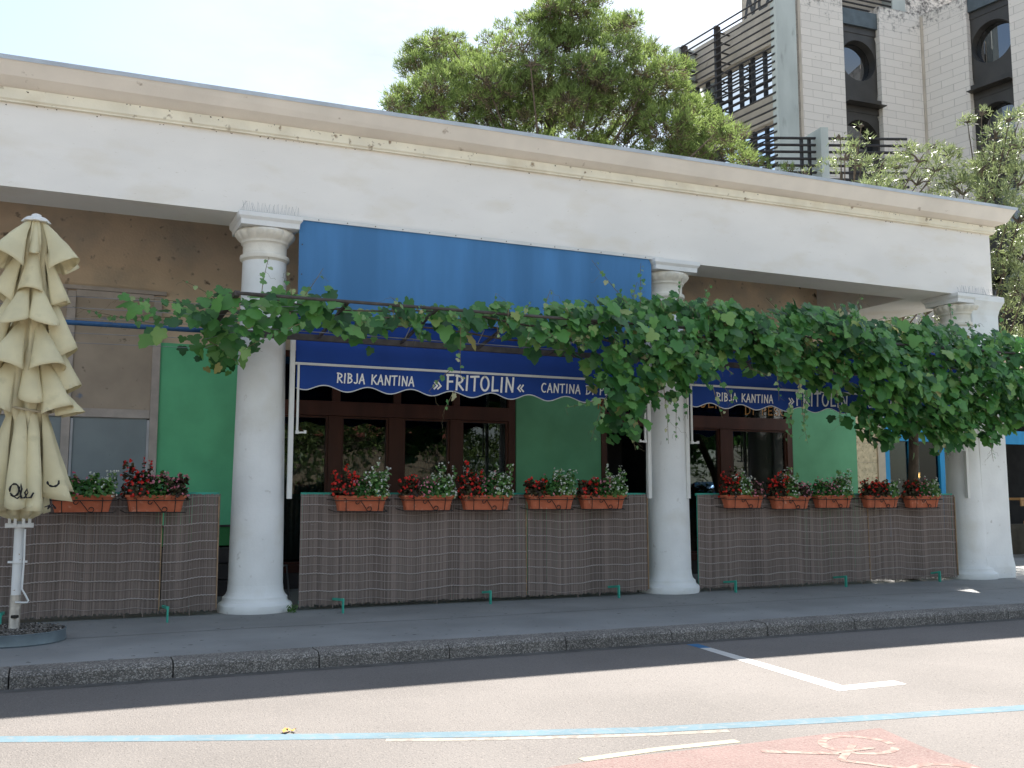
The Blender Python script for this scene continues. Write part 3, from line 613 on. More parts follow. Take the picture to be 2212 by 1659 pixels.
# ---------------------------------------------------------------- closed parasol with gravel tray
PX, PY = -.38, 11.42
t = thing('parasol', (PX, PY, 0), 'closed cream canvas parasol with white pole standing in a gravel filled tray', 'parasol')
MB().lathe(PX - .02, PY, [(.50, .0), (.51, .012), (.505, .10), (.512, .115), (.50, .12), (.488, .112), (.484, .09)], 64).build('tray', zinc, t, smooth='auto')
n = 2600; a = rng.uniform(0, 2 * np.pi, n); rr = np.sqrt(rng.uniform(0, 1, n)) * .485
V, F = discs(np.stack([PX - .02 + rr * np.cos(a), PY + rr * np.sin(a), .115 + rng.normal(0, .004, n) + .012 * (1 - rr / .5)], 1), rng.normal(0, .5, (n, 3)) + [0, 0, 1], rng.uniform(.008, .018, n), 5, .8); fast('gravel', V, F, grav, t)
MB().lathe(PX, PY, [(.058, .10), (.058, .12), (.052, .13), (.052, .46)], 24).build('pole_socket', mat('stained_steel_tube', (.42, .38, .33), .45, .2, 14, metal=.4), t, smooth='auto')
g = MB().lathe(PX, PY, [(.046, .46), (.046, 1.25), (.046, 4.36)], 24); po = g.build('pole', whitemetal, t, smooth='auto')
g = MB(); g.lathe(PX, PY, [(.062, .78), (.062, .80)], 20); g.box(PX - .09, PX + .09, PY - .03, PY + .03, .78, .80)
g.tube([(PX + .055, PY - .05, 1.12), (PX + .06, PY - .055, .8), (PX + .055, PY - .055, .52), (PX + .09, PY - .06, .46), (PX + .12, PY - .06, .40), (PX + .11, PY - .06, .385), (PX + .0, PY - .06, .39)], .009, 8); g.build('crank_handle', whitemetal, t)
g = MB(); g.lathe(PX, PY - .055, [(.028, .235), (.034, .24), (.034, .26), (.028, .265)], 10, lambda i, a: 1 + .18 * math.cos(5 * a)); g.build('knob', iron, t)
g = MB(); g.box(PX - .13, PX + .13, PY - .07, PY + .07, 1.135, 1.18); g.box(PX - .10, PX + .10, PY - .10, PY + .10, 1.14, 1.172)
for i in range(8):
    a = R(22.5 + 45 * i); g.bar((PX + .10 * math.cos(a), PY + .10 * math.sin(a), 1.15), (PX + .085 * math.cos(a), PY + .085 * math.sin(a), 2.3), .028, .045)
g.build('runner_and_struts', whitemetal, t)
# cap
MB().lathe(PX, PY, [(.135, 4.325), (.125, 4.35), (.10, 4.372), (.055, 4.385), (.045, 4.41), (.02, 4.42)], 32, lambda i, a: 1 + (.10 * math.cos(8 * a) if i == 0 else 0)).build('top_cap', whitem, t, smooth='auto')
# draped canopy: overlapping curled flaps hanging from the folded ribs
can = MB()
def flap(z0, phi, w, Lh, rad, dip, r0=.05, curl=.0, swirl=0., nu=20, nv=12):
    vs = []
    for j in range(nv + 1):
        v = j / nv
        for i in range(nu + 1):
            u = -1 + 2 * i / nu
            ang = phi + u * w * (.55 + .45 * v) + swirl * v
            rr = r0 + (rad - r0) * (v ** .85) * (1 - .42 * abs(u) ** 2.0) + curl * v * v * math.cos(u * math.pi)
            z = z0 - Lh * v * (1 + dip * (abs(u) ** 1.6) - .0) 
            vs.append((PX + rr * math.cos(ang), PY + rr * math.sin(ang), z))
    can.add(vs, [(j * (nu + 1) + i, j * (nu + 1) + i + 1, (j + 1) * (nu + 1) + i + 1, (j + 1) * (nu + 1) + i) for j in range(nv) for i in range(nu)])
# view direction from the camera side is about -90 degrees
prof = [(.09, 4.34), (.16, 4.1), (.13, 3.85), (.17, 3.6), (.17, 3.4), (.20, 3.1), (.22, 2.8), (.25, 2.5), (.27, 2.38), (.20, 2.2), (.21, 2.0), (.24, 1.7), (.27, 1.4), (.25, 1.27), (.12, 1.22)]
def pr_at(z):
    for (r1, z1), (r2, z2) in zip(prof, prof[1:]):
        if z2 <= z <= z1: return r1 + (r2 - r1) * (z1 - z) / (z1 - z2)
    return .1
# inner core with vertical folds
vs = []; nT = 96; zs = np.linspace(4.33, 1.2, 120)
for z in zs:
    for k in range(nT):
        a = 2 * math.pi * k / nT; tw = .6 * math.sin((4.3 - z) * 1.1)
        fold = abs(math.sin(4 * a + tw)) ** .7; f2 = math.sin(11 * a + z * 2.1 + 1.3 * math.sin(z * 3)) * .06
        rr = pr_at(z) * (.52 + .36 * fold + f2)
        vs.append((PX + rr * math.cos(a), PY + rr * math.sin(a), z))
can.add(vs, [(j * nT + k, (j + 1) * nT + k, (j + 1) * nT + (k + 1) % nT, j * nT + (k + 1) % nT) for j in range(len(zs) - 1) for k in range(nT)])
D = lambda d: R(d)
tiers = [(4.34, .40, .47, [(-140, .50), (-22, .50), (35, .5), (95, .5), (155, .5)], .38),
         (4.34, .40, .22, [(-88, .34)], -.12),
         (4.12, .55, .37, [(-172, .5), (50, .5), (120, .5)], .25), (4.10, .62, .36, [(-22, .22), (-6, .30)], .10),
         (4.08, .50, .26, [(-95, .75)], .10),
         (3.70, .52, .42, [(-122, .50), (-62, .50)], -.16), (3.78, .78, .45, [(-10, .5), (178, .5), (50, .5), (115, .5)], .22),
         (3.30, .50, .46, [(-48, .55), (-128, .55)], .16),
         (3.32, .70, .52, [(-6, .42), (176, .45), (60, .5), (120, .5)], .22),
         (3.10, .72, .36, [(-80, .46)], -.10), (3.0, .62, .50, [(-32, .42), (-146, .5), (40, .5), (110, .5)], .16),
         (2.75, .42, .55, [(-14, .34), (165, .34)], .14)]
for z0, Lh, rad, lst, dip in tiers:
    for ph, w in lst: flap(z0, D(ph), w * 1.15, Lh, rad * random.uniform(.95, 1.05), dip, r0=.06 + (4.34 - z0) * .025, curl=random.uniform(-.005, .02), swirl=random.uniform(-.08, .08))
# gathered skirt below the tie
for i in range(9):
    ph = -180 + i * 40 + random.uniform(-8, 8); flap(2.42 - random.uniform(0, .12), D(ph), .42, 1.0 + random.uniform(-.08, .12), .47 + random.uniform(-.06, .05), random.uniform(-.10, .10), r0=.16, curl=.06, swirl=random.uniform(-.2, .2))
co = can.build('canopy', canv, t, smooth=True); sm = co.modifiers.new('thick', 'SOLIDIFY'); sm.thickness = .005
dt = bpy.data.textures.new('canvas_crease', 'CLOUDS'); dt.noise_scale = .16; dm = co.modifiers.new('crease', 'DISPLACE'); dm.texture = dt; dm.strength = .022; dm.mid_level = .5; dm.texture_coords = 'LOCAL'
g = MB(); g.tube([(PX + .235 * math.cos(R(a)), PY + .235 * math.sin(R(a)), 2.36 - .05 * math.cos(R(a + 40))) for a in range(0, 361, 12)], .012, 6); g.build('tie_strap', mat('strap', (.42, .36, .25), .8, .1), t)
# black script fragments printed round the hem
sc = MB()
def script(phi0, z0, s, pts, w0):
    q = []
    for i, (a, b) in enumerate(pts):
        ang = D(phi0) + a * s / .44; r_ = .485; q.append((PX + r_ * math.cos(ang), PY + r_ * math.sin(ang), z0 + b * s))
    sc.tube(q, [w0 * (.5 + .8 * abs(math.sin(i * 1.1))) for i in range(len(q))], 6)
loop = arc(.2, .55, .22, .35, 200, -150, 14) + [(.15, .2), (.35, .05), (.5, .2), (.55, .6), (.5, .9), (.45, .6), (.55, .1), (.7, .1), (.85, .4), (.8, .6), (.7, .4), (.8, .1), (1.0, .12), (1.12, .4)]
script(-100, 1.42, .17, loop, .009); script(-60, 1.55, .15, arc(.4, .3, .4, .3, 170, 380, 12), .010); script(-135, 1.40, .16, arc(.1, .5, .2, .5, 120, -120, 10) + [(.3, .1), (.5, .3), (.55, .0)], .010); script(-62, 1.33, .16, [(0, .1), (.3, .2), (.2, 0), (.5, .25), (.7, 0)], .009)
sc.build('printed_script', mat('black_print', (.02, .018, .02), .7, .1), co)

# ---------------------------------------------------------------- pergola frame with wires
t = thing('pergola_frame', (8, 12.0, 3.5), 'dark steel pergola rail with blue tube and training wires along the facade', 'pergola')
fy, fz, by, bz = 11.43, 3.75, 12.72, 3.50
MB().tube([(1.715, fy, fz), (5, fy, fz + .01), (10, fy, fz + .03), (15.6, fy, fz + .05)], .020, 8).build('front_tube', steel, t, smooth=True)
MB().box(1.57, 15.5, by - .03, by + .03, bz - .04, bz + .04).build('rear_rail', steel, t)
MB().tube([(-6, by, 3.47), (1.53, by, bz)], .032, 10).build('blue_tube', bluesteel, t, smooth=True)
g = MB()
g.bar((1.715, fy, fz), (1.57, by, bz), .06); g.build('bracket_arm', steel, t)
for x in np.arange(3.0, 15.6, 1.12): MB().bar((x, fy, fz), (x - .05, by, bz), .035).build('bracket_arm', steel, t)
g = MB()
for yy, zz in ((11.8, 3.66), (12.05, 3.58), (12.3, 3.50), (12.5, 3.36), (12.6, 3.26)):
    g.tube([(-6, yy + .25, zz - .18 * (zz < 3.4)), (-2, yy + .1, zz - .04), (1.5, yy, zz), (3.0, fy + .3, fz - .02)], .0035, 5)
g.tube([(1.7, 12.0, 3.46), (6.3, 12.0, 3.44)], .007, 5)
for x in (2.9, 3.9, 4.9, 6.2): g.tube([(x, 12.0, 3.45), (x + .05, 11.9, 3.62)], .006, 5)
g.build('training_wires', wire, t)

# ---------------------------------------------------------------- grapevine
vine = thing('grapevine', (13.7, 13.35, 0), 'dense green grapevine trained over the pergola, hanging in front of the awnings', 'vine')
prof_v = [(.6, 3.62, 3.42), (1.32, 3.70, 3.28), (1.73, 3.84, 3.12), (2.2, 3.90, 3.54), (2.75, 3.82, 3.40), (3.32, 3.80, 3.44), (3.91, 3.80, 3.42), (4.53, 3.86, 3.55), (5.17, 3.88, 3.56), (5.85, 3.93, 3.46), (6.19, 4.0, 3.36), (6.38, 4.04, 3.15), (6.58, 4.08, 2.65), (6.84, 4.16, 2.32), (7.28, 4.2, 2.62), (7.58, 4.22, 2.85), (7.89, 4.22, 3.05), (8.2, 4.20, 3.1), (8.52, 4.18, 3.44), (8.85, 4.16, 3.52), (9.26, 4.12, 3.36), (9.69, 4.18, 3.15), (10.13, 4.28, 3.25), (10.58, 4.32, 3.20), (10.9, 4.31, 2.95), (11.15, 4.30, 2.52), (11.49, 4.19, 2.42), (11.97, 4.19, 2.36), (12.46, 4.19, 2.30), (12.97, 4.26, 2.35), (13.48, 4.18, 2.32), (14.01, 4.18, 2.45), (14.68, 4.07, 2.7), (15.6, 4.0, 2.9)]
pv = np.array(prof_v)
dens = lambda x: np.interp(x, [.3, 1.3, 1.9, 2.4, 4, 5.5, 6.3, 6.8, 10, 10.6, 12, 15.6], [4, 20, 44, 30, 26, 42, 120, 215, 215, 280, 310, 310])
H = [(0, 0), (.10, .14), (.30, .20), (.47, .06), (.44, -.12), (.60, -.30), (.49, -.43), (.34, -.50), (.29, -.74), (0, -1.0)]
outl = H + [(-a, b) for a, b in H[-2:0:-1]]
outl = np.array(outl); K_ = len(outl)
def leaves(C, N, size, roll, cup=.22):
    """lobed leaves, hanging from their stalk point C"""
    C = np.asarray(C, float); n = len(C); N = np.asarray(N, float); N /= np.linalg.norm(N, axis=1)[:, None]
    dn = np.zeros((n, 3)); dn[:, 2] = -1; dn += roll; Dn = dn - N * np.sum(dn * N, 1)[:, None]; Dn /= np.linalg.norm(Dn, axis=1)[:, None]; Sd = np.cross(N, Dn)
    V = np.zeros((n, K_ + 1, 3)); sz = np.asarray(size)[:, None]; cu = (cup * rng.uniform(-.6, 1.4, n))[:, None]; bd = rng.uniform(-.1, .45, n)[:, None]; asp = rng.uniform(.85, 1.15, n)[:, None]
    for i in range(K_):
        a, b = outl[i]; V[:, i] = C + Sd * a * sz * asp + Dn * (-b) * sz - N * (abs(a) * cu + b * b * bd) * sz
    V[:, K_] = C + Dn * .38 * sz - N * .05 * sz
    F = np.array([(i, (i + 1) % K_, K_) for i in range(K_)]); base = (np.arange(n) * (K_ + 1))[:, None, None]
    return V.reshape(-1, 3), (F[None] + base).reshape(-1, 3)
C = []; x = .35
xs = []
while x < 15.6:
    step = .05; m = dens(x) * step * 2.15
    k = int(m) + (random.random() < m % 1); xs += [x + random.random() * step for _ in range(k)]; x += step
xs = np.array(xs); n = len(xs); top = np.interp(xs, pv[:, 0], pv[:, 1]); bot = np.interp(xs, pv[:, 0], pv[:, 2])
clump = np.array([.11 * math.sin(a * 5.3) + .08 * math.sin(a * 11.7 + 1) + .05 * math.sin(a * 23) for a in xs]); top = top + clump * .35; bot = bot + clump * 1.2
u = rng.uniform(0, 1, n) ** .9; zz = top - u * (top - bot)
dep = rng.uniform(0, 1, n) ** 1.4 * .75; bulge = .25 * np.sin(np.pi * np.clip(u, 0, 1)) + .10 * np.sin(xs * 3.1 + zz * 5) + .08 * np.sin(xs * 7.7 - zz * 9)
yy = np.interp(xs, [4, 6.5], [11.55, 11.42]) - bulge * 1.25 * np.clip((top - bot), .3, 1) + dep + np.where(u < .25, (.25 - u) * 2.4 * rng.uniform(0, 1, n), 0)
C = np.stack([xs, yy, zz + .06], 1)
# cluster at the first column's left flank and drooping bunch
m2 = 46; C2 = np.stack([rng.normal(1.68, .17, m2), rng.uniform(12.3, 12.75, m2), rng.uniform(3.0, 3.62, m2)], 1); C = np.concatenate([C, C2]); n = len(C)
N = np.stack([rng.normal(0, .45, n), -1 + rng.normal(0, .3, n), .75 + rng.normal(0, .38, n)], 1)
size = rng.uniform(.07, .19, n) * (1 - .25 * (rng.random(n) < .2)) * np.interp(C[:, 0], [0, 2, 5, 8, 15], [1.0, 1.25, 1.2, 1.05, 1.05])
V, F = leaves(C, N, size, rng.normal(0, .42, (n, 3)))
vl = leafmat('vine_leaf', [(0, (.026, .09, .028)), (.35, (.062, .20, .048)), (.72, (.125, .32, .07)), (.93, (.18, .37, .10)), (.985, (.30, .43, .13)), (1, (.42, .36, .12))], rough=.42, trans=.38, spec=.45)
fast('foliage', V, F, vl, vine)
# shoots: loose strands with young pale leaves
shoot = MB(); YC = []; YN = []; YS = []
def strand(p, d, L, droop, nl, s0=.09, s1=.035):
    pts = [Vector(p)]; d = Vector(d).normalized(); n = max(6, int(L / .06))
    for i in range(n):
        d = (d + Vector((random.uniform(-.16, .16), random.uniform(-.08, .08), random.uniform(-.12, .12) - droop)) * .35).normalized(); pts.append(pts[-1] + d * L / n)
    shoot.tube(pts, [.0045 * (1 - .7 * i / n) + .001 for i in range(n + 1)], 5)
    for k in range(nl):
        f = (k + .6) / nl; q = pts[min(n, int(f * n))]; s = s0 + (s1 - s0) * f; o = Vector((random.uniform(-1, 1), random.uniform(-.8, .2), random.uniform(-.3, .6))) * .05
        shoot.tube([q, q + o], .0018, 4); YC.append(q + o); YN.append((random.gauss(0, .5), -1, random.gauss(.4, .4))); YS.append(s * random.uniform(.8, 1.25))
    for k in range(random.randint(1, 3)):                          # tendrils
        q = pts[random.randint(n // 2, n)]; a = random.uniform(0, 6); tt = [q + Vector((.03 * i * math.cos(a) + .012 * math.sin(i * 1.9), -.004 * i, -.024 * i * random.uniform(.6, 1.1))) for i in range(random.randint(4, 9))]
        shoot.tube(tt, .0014, 4)
for p, d, L_, dr, nl in [((2.0, 11.5, 3.8), (.1, 0, 1), .42, .15, 5), ((2.35, 11.5, 3.75), (-.2, 0, 1), .34, .1, 4), ((2.5, 11.5, 3.8), (.5, 0, .8), .40, 0, 2), ((1.5, 11.7, 3.72), (-.8, 0, .5), .4, .1, 4), ((1.2, 11.8, 3.66), (-1, 0, .15), .7, .05, 8), ((1.1, 11.9, 3.5), (-1, 0, -.05), .9, .0, 8), ((1.0, 12.2, 3.45), (-1, 0, .1), 1.0, 0, 6),
                         ((2.45, 11.4, 3.45), (-.9, 0, -.35), .75, .05, 8), ((1.5, 12.2, 3.3), (.5, 0, -.2), .5, .2, 5), ((4.42, 11.4, 3.7), (-.05, 0, -1), .85, .1, 8), ((4.3, 11.4, 3.0), (-.7, 0, -.6), .4, .1, 4), ((4.35, 11.4, 2.75), (-.4, 0, -.7), .3, .1, 3), ((4.9, 11.45, 3.8), (.1, 0, 1), .22, .1, 4), ((5.6, 11.45, 3.85), (.3, 0, 1), .3, .1, 4),
                         ((6.95, 11.5, 4.0), (-.75, 0, .75), .85, -.02, 9), ((7.15, 11.6, 4.05), (.05, 0, 1), .62, 0, 10), ((7.0, 11.6, 4.0), (.2, 0, .9), .40, 0, 7), ((7.7, 11.5, 4.15), (.15, 0, 1), .35, .1, 5), ((8.1, 11.5, 4.15), (.4, 0, .9), .35, .1, 5), ((9.5, 11.5, 4.1), (-.7, 0, .7), .35, .1, 4), ((10.9, 11.5, 4.25), (.3, 0, 1), .3, .1, 4), ((12.9, 11.5, 4.2), (.1, 0, 1), .35, .05, 6), ((14.0, 11.5, 4.1), (.3, 0, 1), .45, .05, 4),
                         ((14.9, 11.5, 4.0), (-.3, 0, 1), .5, 0, 4), ((6.5, 11.35, 2.85), (-.4, 0, -.9), .75, 0, 12), ((6.35, 11.35, 2.7), (-.9, 0, -.2), .5, .05, 6), ((6.8, 11.35, 2.5), (.1, 0, -1), .45, 0, 8), ((7.35, 11.35, 2.9), (.1, 0, -1), .75, 0, 7), ((7.6, 11.4, 2.95), (-.05, 0, -1), .75, 0, 9), ((7.75, 11.4, 2.9), (0, 0, -1), .4, 0, 3), ((8.2, 11.35, 3.1), (.7, 0, -.6), .5, .1, 6), ((8.15, 11.35, 2.95), (.3, 0, -.9), .45, 0, 5),
                         ((8.7, 11.35, 3.25), (1, 0, -.1), .5, .05, 4), ((9.2, 11.3, 3.5), (.1, 0, -1), .7, 0, 7), ((9.6, 11.3, 3.15), (.15, 0, -1), .95, 0, 16), ((9.45, 11.35, 2.75), (-.1, 0, -1), .55, 0, 12), ((9.75, 11.3, 2.95), (-.1, 0, -1), .6, 0, 10), ((10.3, 11.3, 3.0), (.1, 0, -1), .5, 0, 7), ((10.9, 11.3, 2.65), (.1, 0, -1), .4, 0, 6), ((12.4, 11.3, 2.4), (.1, 0, -1), .35, 0, 6), ((13.4, 11.3, 2.4), (.1, 0, -1), .4, 0, 6)]:
    strand(p, d, L_, dr * 1., nl)
for i in range(150):                                              # short shoots over the mass
    x = random.uniform(2.3, 15.4); tz = float(np.interp(x, pv[:, 0], pv[:, 1])); bz_ = float(np.interp(x, pv[:, 0], pv[:, 2]))
    if x < 6 and i % 3: continue
    z = random.uniform(bz_, tz); strand((x, 11.42, z), (random.uniform(-.8, .8), -.5, random.uniform(-.9, .7)), random.uniform(.15, .32), .2, random.randint(3, 5), .075, .03)
shoot.build('shoots', cane, vine)
V, F = leaves(np.array([tuple(a) for a in YC]), np.array(YN), np.array(YS), rng.normal(0, .5, (len(YC), 3)), .3)
fast('young_leaves', V, F, leafmat('young_vine_leaf', [(0, (.07, .20, .06)), (.5, (.12, .29, .085)), (.8, (.22, .38, .14)), (.95, (.40, .48, .22)), (1, (.55, .50, .30))], rough=.4, trans=.4), vine)
g = MB(); g.tube([(13.75, 13.4, 0), (13.78, 13.35, .7), (13.70, 13.25, 1.4), (13.62, 13.1, 2.0), (13.45, 12.9, 2.6), (13.3, 12.6, 3.2), (13.0, 12.3, 3.6)], [.12, .10, .09, .085, .08, .06, .045], 12)
g.build('trunk', bark, vine, smooth=True)
g = MB()
for y0, z0 in ((12.25, 3.62), (12.0, 3.7), (11.7, 3.74)):
    pts = [(13.2 - i * .35, y0 + .06 * math.sin(i * 1.3 + y0), z0 + .05 * math.sin(i * .9 + z0)) for i in range(34)]
    g.tube(pts, [.028 * (1 - .75 * i / 33) for i in range(34)], 7)
    g.tube([(13.2 + i * .35, y0 + .05 * math.sin(i), z0) for i in range(7)], [.02 * (1 - .1 * i) for i in range(7)], 7)
g.build('cordons', bark, vine, smooth=True)

# ---------------------------------------------------------------- things behind the screens
met = mat('chair_metal', (.35, .36, .38), .3, .1, 5, metal=.8)
def chair(x, y, rz, label):
    t = thing('bistro_chair', (x, y, 0), label, 'chair', 'metal chairs behind the screens'); cr, sr = math.cos(rz), math.sin(rz)
    P = lambda a, b, c: (x + a * cr - b * sr, y + a * sr + b * cr, c)
    g = MB()
    for i in range(6): a = -.18 + i * .072; g.bar(P(a, -.2, .46), P(a, .2, .46), .05, .015)
    g.build('seat', met, t)
    g = MB(); g.tube([P(-.2, .2, .46), P(-.2, .25, .9), P(-.15, .26, 1.18), P(0, .26, 1.22), P(.15, .26, 1.18), P(.2, .25, .9), P(.2, .2, .46)], .012, 8)
    for i in range(5): a = -.13 + i * .065; g.tube([P(a, .21, .5), P(a, .255, 1.19)], .007, 6)
    g.build('backrest', met, t)
    for sx in (-1, 1):
        for sy in (-1, 1): MB().tube([P(sx * .19, sy * .19, .46), P(sx * .22, sy * .23, 0)], .012, 8).build('leg', met, t)
chair(9.25, 14.15, 2.0, 'metal slatted chair seen in the gap right of the second column')
chair(2.75, 14.6, 1.0, 'metal slatted chair seen in the gap right of the first column')
# small plant at the foot of column one and litter
g = []; P = []; n = 60
C = np.stack([2.70 + rng.normal(0, .035, n), 12.74 + rng.normal(0, .02, n), rng.uniform(.01, .09, n)], 1); V, F = discs(C, rng.normal(0, 1, (n, 3)), rng.uniform(.015, .04, n), 4, .22)
tag(fast('weed', V, F, leafmat('weed_leaf', [(0, (.05, .13, .03)), (1, (.14, .28, .06))]), None), 'small green weed growing at the foot of the first column', 'weed')
C = np.array([(1.44, 6.93, -.115), (1.47, 6.95, -.112), (1.50, 6.93, -.115), (1.455, 6.96, -.11)]); V, F = discs(C, [(0, 0, 1), (.5, 0, 1), (-.4, .3, 1), (0, -.4, 1)], np.array([.035, .03, .03, .02]), 6, .5)
tag(fast('fallen_leaf', V, F, mat('dry_leaf', (.45, .25, .05), .8, .2, 30)), 'crumpled dry orange leaf lying on the sunlit road', 'leaf')

# ---------------------------------------------------------------- cafe building behind the right end
cf = thing('cafe_building', (21, 18.2, 0), 'small cafe of pale rough stone with blue window frames behind the corner pier', 'building')
stone = mat('rough_pale_stone', (.62, .52, .34), .9, .16, 9, .8, 30, patch=[((.35, .27, .16), 16, .58, .66)])
trim = mat('pale_stone_trim', (.50, .43, .33), .8, .08, 5, .2)
bluep = mat('bright_blue_frame_paint', (.02, .27, .52), .45, .08, 5, stretch=(1, 1, .2))
YC0 = 18.0
g = MB()
for i, z in enumerate(np.arange(0, 3.6, .45)): g.box(15.12, 17.57, YC0 + random.uniform(-.008, .008), YC0 + .35, z + .006, z + .444)
g.build('stone_wall', stone, cf)
MB().box(15.12, 17.56, YC0 + .02, YC0 + .3, 0, 3.6).build('mortar', trim, cf)
MB().box(17.58, 17.80, YC0 - .03, YC0 + .35, 0, 3.6).build('trim', trim, cf)
MB().box(15.1, 30, YC0 - .05, YC0 + .4, 3.61, 4.3).build('upper_wall', trim, cf)
MB().box(15.1, 30, YC0 - .2, YC0 + 5, 4.31, 4.45).build('roof', fasc, cf)
MB().box(20.6, 21.5, YC0 - .02, YC0 + .35, 0, 3.6).build('pillar', trim, cf)
MB().box(21.52, 30, YC0 + .0, YC0 + .3, 0, .75).build('low_wall', mat('old_plaster', (.13, .11, .08), .9, .2, 4), cf)
for (x0, x1, ms) in ((17.82, 20.58, [18.72, 19.70]), (21.53, 29.9, [23.6, 26, 28])):
    z0 = .5 if x0 < 20 else .77; f = MB(); f.box(x0, x0 + .17, YC0 + .02, YC0 + .16, z0, 3.6); f.box(x1 - .15, x1, YC0 + .02, YC0 + .16, z0, 3.6)
    f.box(x0 + .172, x1 - .152, YC0 + .025, YC0 + .16, 2.78, 3.12)
    for m_ in ms: f.box(m_ - .08, m_ + .08, YC0 + .022, YC0 + .16, z0, 2.778)
    fo = f.build('window_frame', bluep, cf, bevel=.006)
    if x0 < 20:
        MB().box(x0 + .172, x1 - .152, YC0 + .09, YC0 + .096, z0, 2.778).build('pane', cafeglass, fo)
MB().box(15.1, 30, YC0 + 4.5, YC0 + 4.7, 0, 4.3).build('rear_wall', dark, cf)
MB().box(15.1, 30, YC0 + .41, YC0 + 4.5, .005, .03).build('floor', dark, cf)
lampm = bpy.data.materials.new('warm_bulb'); lampm.use_nodes = True; b_ = lampm.node_tree.nodes['Principled BSDF']; b_.inputs['Base Color'].default_value = (1, .6, .3, 1); b_.inputs['Emission Color'].default_value = (1, .48, .14, 1); b_.inputs['Emission Strength'].default_value = 9
for x, lb in ((20.15, 'left glowing amber bulb hanging inside the cafe window'), (20.45, 'right glowing amber bulb hanging inside the cafe window')):
    t = thing('pendant_lamp', (x, 19.2, 1.96), lb, 'lamp', 'amber bulbs in the cafe'); s = MB().lathe(x, 19.2, [(.01, 1.92), (.04, 1.94), (.055, 1.985), (.04, 2.03), (.015, 2.06)], 14); s.build('bulb', lampm, t, smooth=True)
    MB().tube([(x, 19.2, 2.06), (x, 19.2, 4.3)], .006, 5).build('cord', iron, t)
t = thing('serving_counter', (22.6, 17.3, 0), 'light wood serving counter in front of the cafe beside the pier', 'counter'); wd = mat('honey_wood', (.42, .23, .09), .5, .15, 3, stretch=(.3, 1, 1))
MB().box(21.2, 24.5, 17.1, 17.55, 1.36, 1.42).build('counter_top', wd, t, bevel=.005); MB().box(21.25, 24.4, 17.12, 17.16, 1.22, 1.358).build('apron', wd, t)
for x in (22.2, 24.2): MB().box(x, x + .08, 17.2, 17.28, 0, 1.22).build('leg', wd, t)
MB().box(21.2, 22.9, 16.8, 17.05, .78, .86).build('bench_seat', wd, t); MB().box(21.4, 22.7, 16.85, 17.0, 0, .779).build('bench_base', dark, t)
t = thing('napkin_holder', (21.9, 17.3, 1.42), 'small white and green box with card standing on the wooden counter', 'holder'); MB().box(21.83, 21.95, 17.25, 17.33, 1.4205, 1.55).build('card', mat('green_white_card', (.35, .6, .3), .6, .5, 25), t); MB().box(21.74, 22.02, 17.2, 17.36, 1.42, 1.445).build('tray', wd, t)

# ---------------------------------------------------------------- office building in the background
O = thing('office_building', (33, 36, 0), 'tall pale stone block office building with dark round window bays and black louvres', 'building')
def brickmat():
    m = bpy.data.materials.new('pale_stone_blocks'); m.use_nodes = True; N = m.node_tree.nodes; K = m.node_tree.links.new; b = N['Principled BSDF']; b.inputs['Roughness'].default_value = .85
    g = N.new('ShaderNodeNewGeometry'); s = N.new('ShaderNodeSeparateXYZ'); K(g.outputs['Position'], s.inputs[0]); ad = N.new('ShaderNodeMath'); K(s.outputs['X'], ad.inputs[0]); K(s.outputs['Y'], ad.inputs[1])
    c = N.new('ShaderNodeCombineXYZ'); K(ad.outputs[0], c.inputs['X']); K(s.outputs['Z'], c.inputs['Y'])
    br = N.new('ShaderNodeTexBrick'); K(c.outputs[0], br.inputs['Vector']); br.inputs['Scale'].default_value = 1; br.inputs['Brick Width'].default_value = .98; br.inputs['Row Height'].default_value = .36; br.inputs['Mortar Size'].default_value = .010; br.inputs['Mortar Smooth'].default_value = .3
    br.inputs['Color1'].default_value = (.74, .68, .62, 1); br.inputs['Color2'].default_value = (.69, .635, .58, 1); br.inputs['Mortar'].default_value = (.44, .40, .36, 1)
    n = N.new('ShaderNodeTexNoise'); n.inputs['Scale'].default_value = 3.5; n.inputs['Detail'].default_value = 8; n.inputs['Roughness'].default_value = .75; K(g.outputs['Position'], n.inputs['Vector'])
    # black weathering that grows towards the wall tops
    mr = N.new('ShaderNodeMapRange'); mr.inputs['From Min'].default_value = 22.9; mr.inputs['From Max'].default_value = 24.6; mr.inputs['To Max'].default_value = .20; K(s.outputs['Z'], mr.inputs['Value'])
    su = N.new('ShaderNodeMath'); K(n.outputs['Fac'], su.inputs[0]); K(mr.outputs[0], su.inputs[1]); th = N.new('ShaderNodeMapRange'); th.inputs['From Min'].default_value = .63; th.inputs['From Max'].default_value = .80; K(su.outputs[0], th.inputs['Value'])
    x = N.new('ShaderNodeMix'); x.data_type = 'RGBA'; x.inputs['B'].default_value = (.10, .09, .085, 1); K(th.outputs[0], x.inputs['Factor']); K(br.outputs['Color'], x.inputs['A']); K(x.outputs['Result'], b.inputs['Base Color'])
    bp = N.new('ShaderNodeBump'); bp.inputs['Strength'].default_value = .5; bp.inputs['Distance'].default_value = .04; bp.invert = True; K(br.outputs['Fac'], bp.inputs['Height']); K(bp.outputs[0], b.inputs['Normal'])
    return m
blocks = brickmat()
fin = mat('pale_concrete_fin', (.45, .48, .46), .8, .08, 1.5, .1, stretch=(1, 1, .3), patch=[((.25, .26, .25), 2.2, .66, .8)])
bconc = mat('beige_concrete', (.48, .42, .35), .85, .1, 1.2, .1, patch=[((.22, .18, .14), 1.6, .64, .8)])
bronze = mat('dark_bronze_sheet', (.055, .050, .045), .42, .18, 1.2, .04, spec=.5, metal=.3)
louv = mat('black_louvre', (.03, .028, .03), .45, .2, 3)
oglass = glassmat('office_glass', (.05, .06, .07), 2.6)
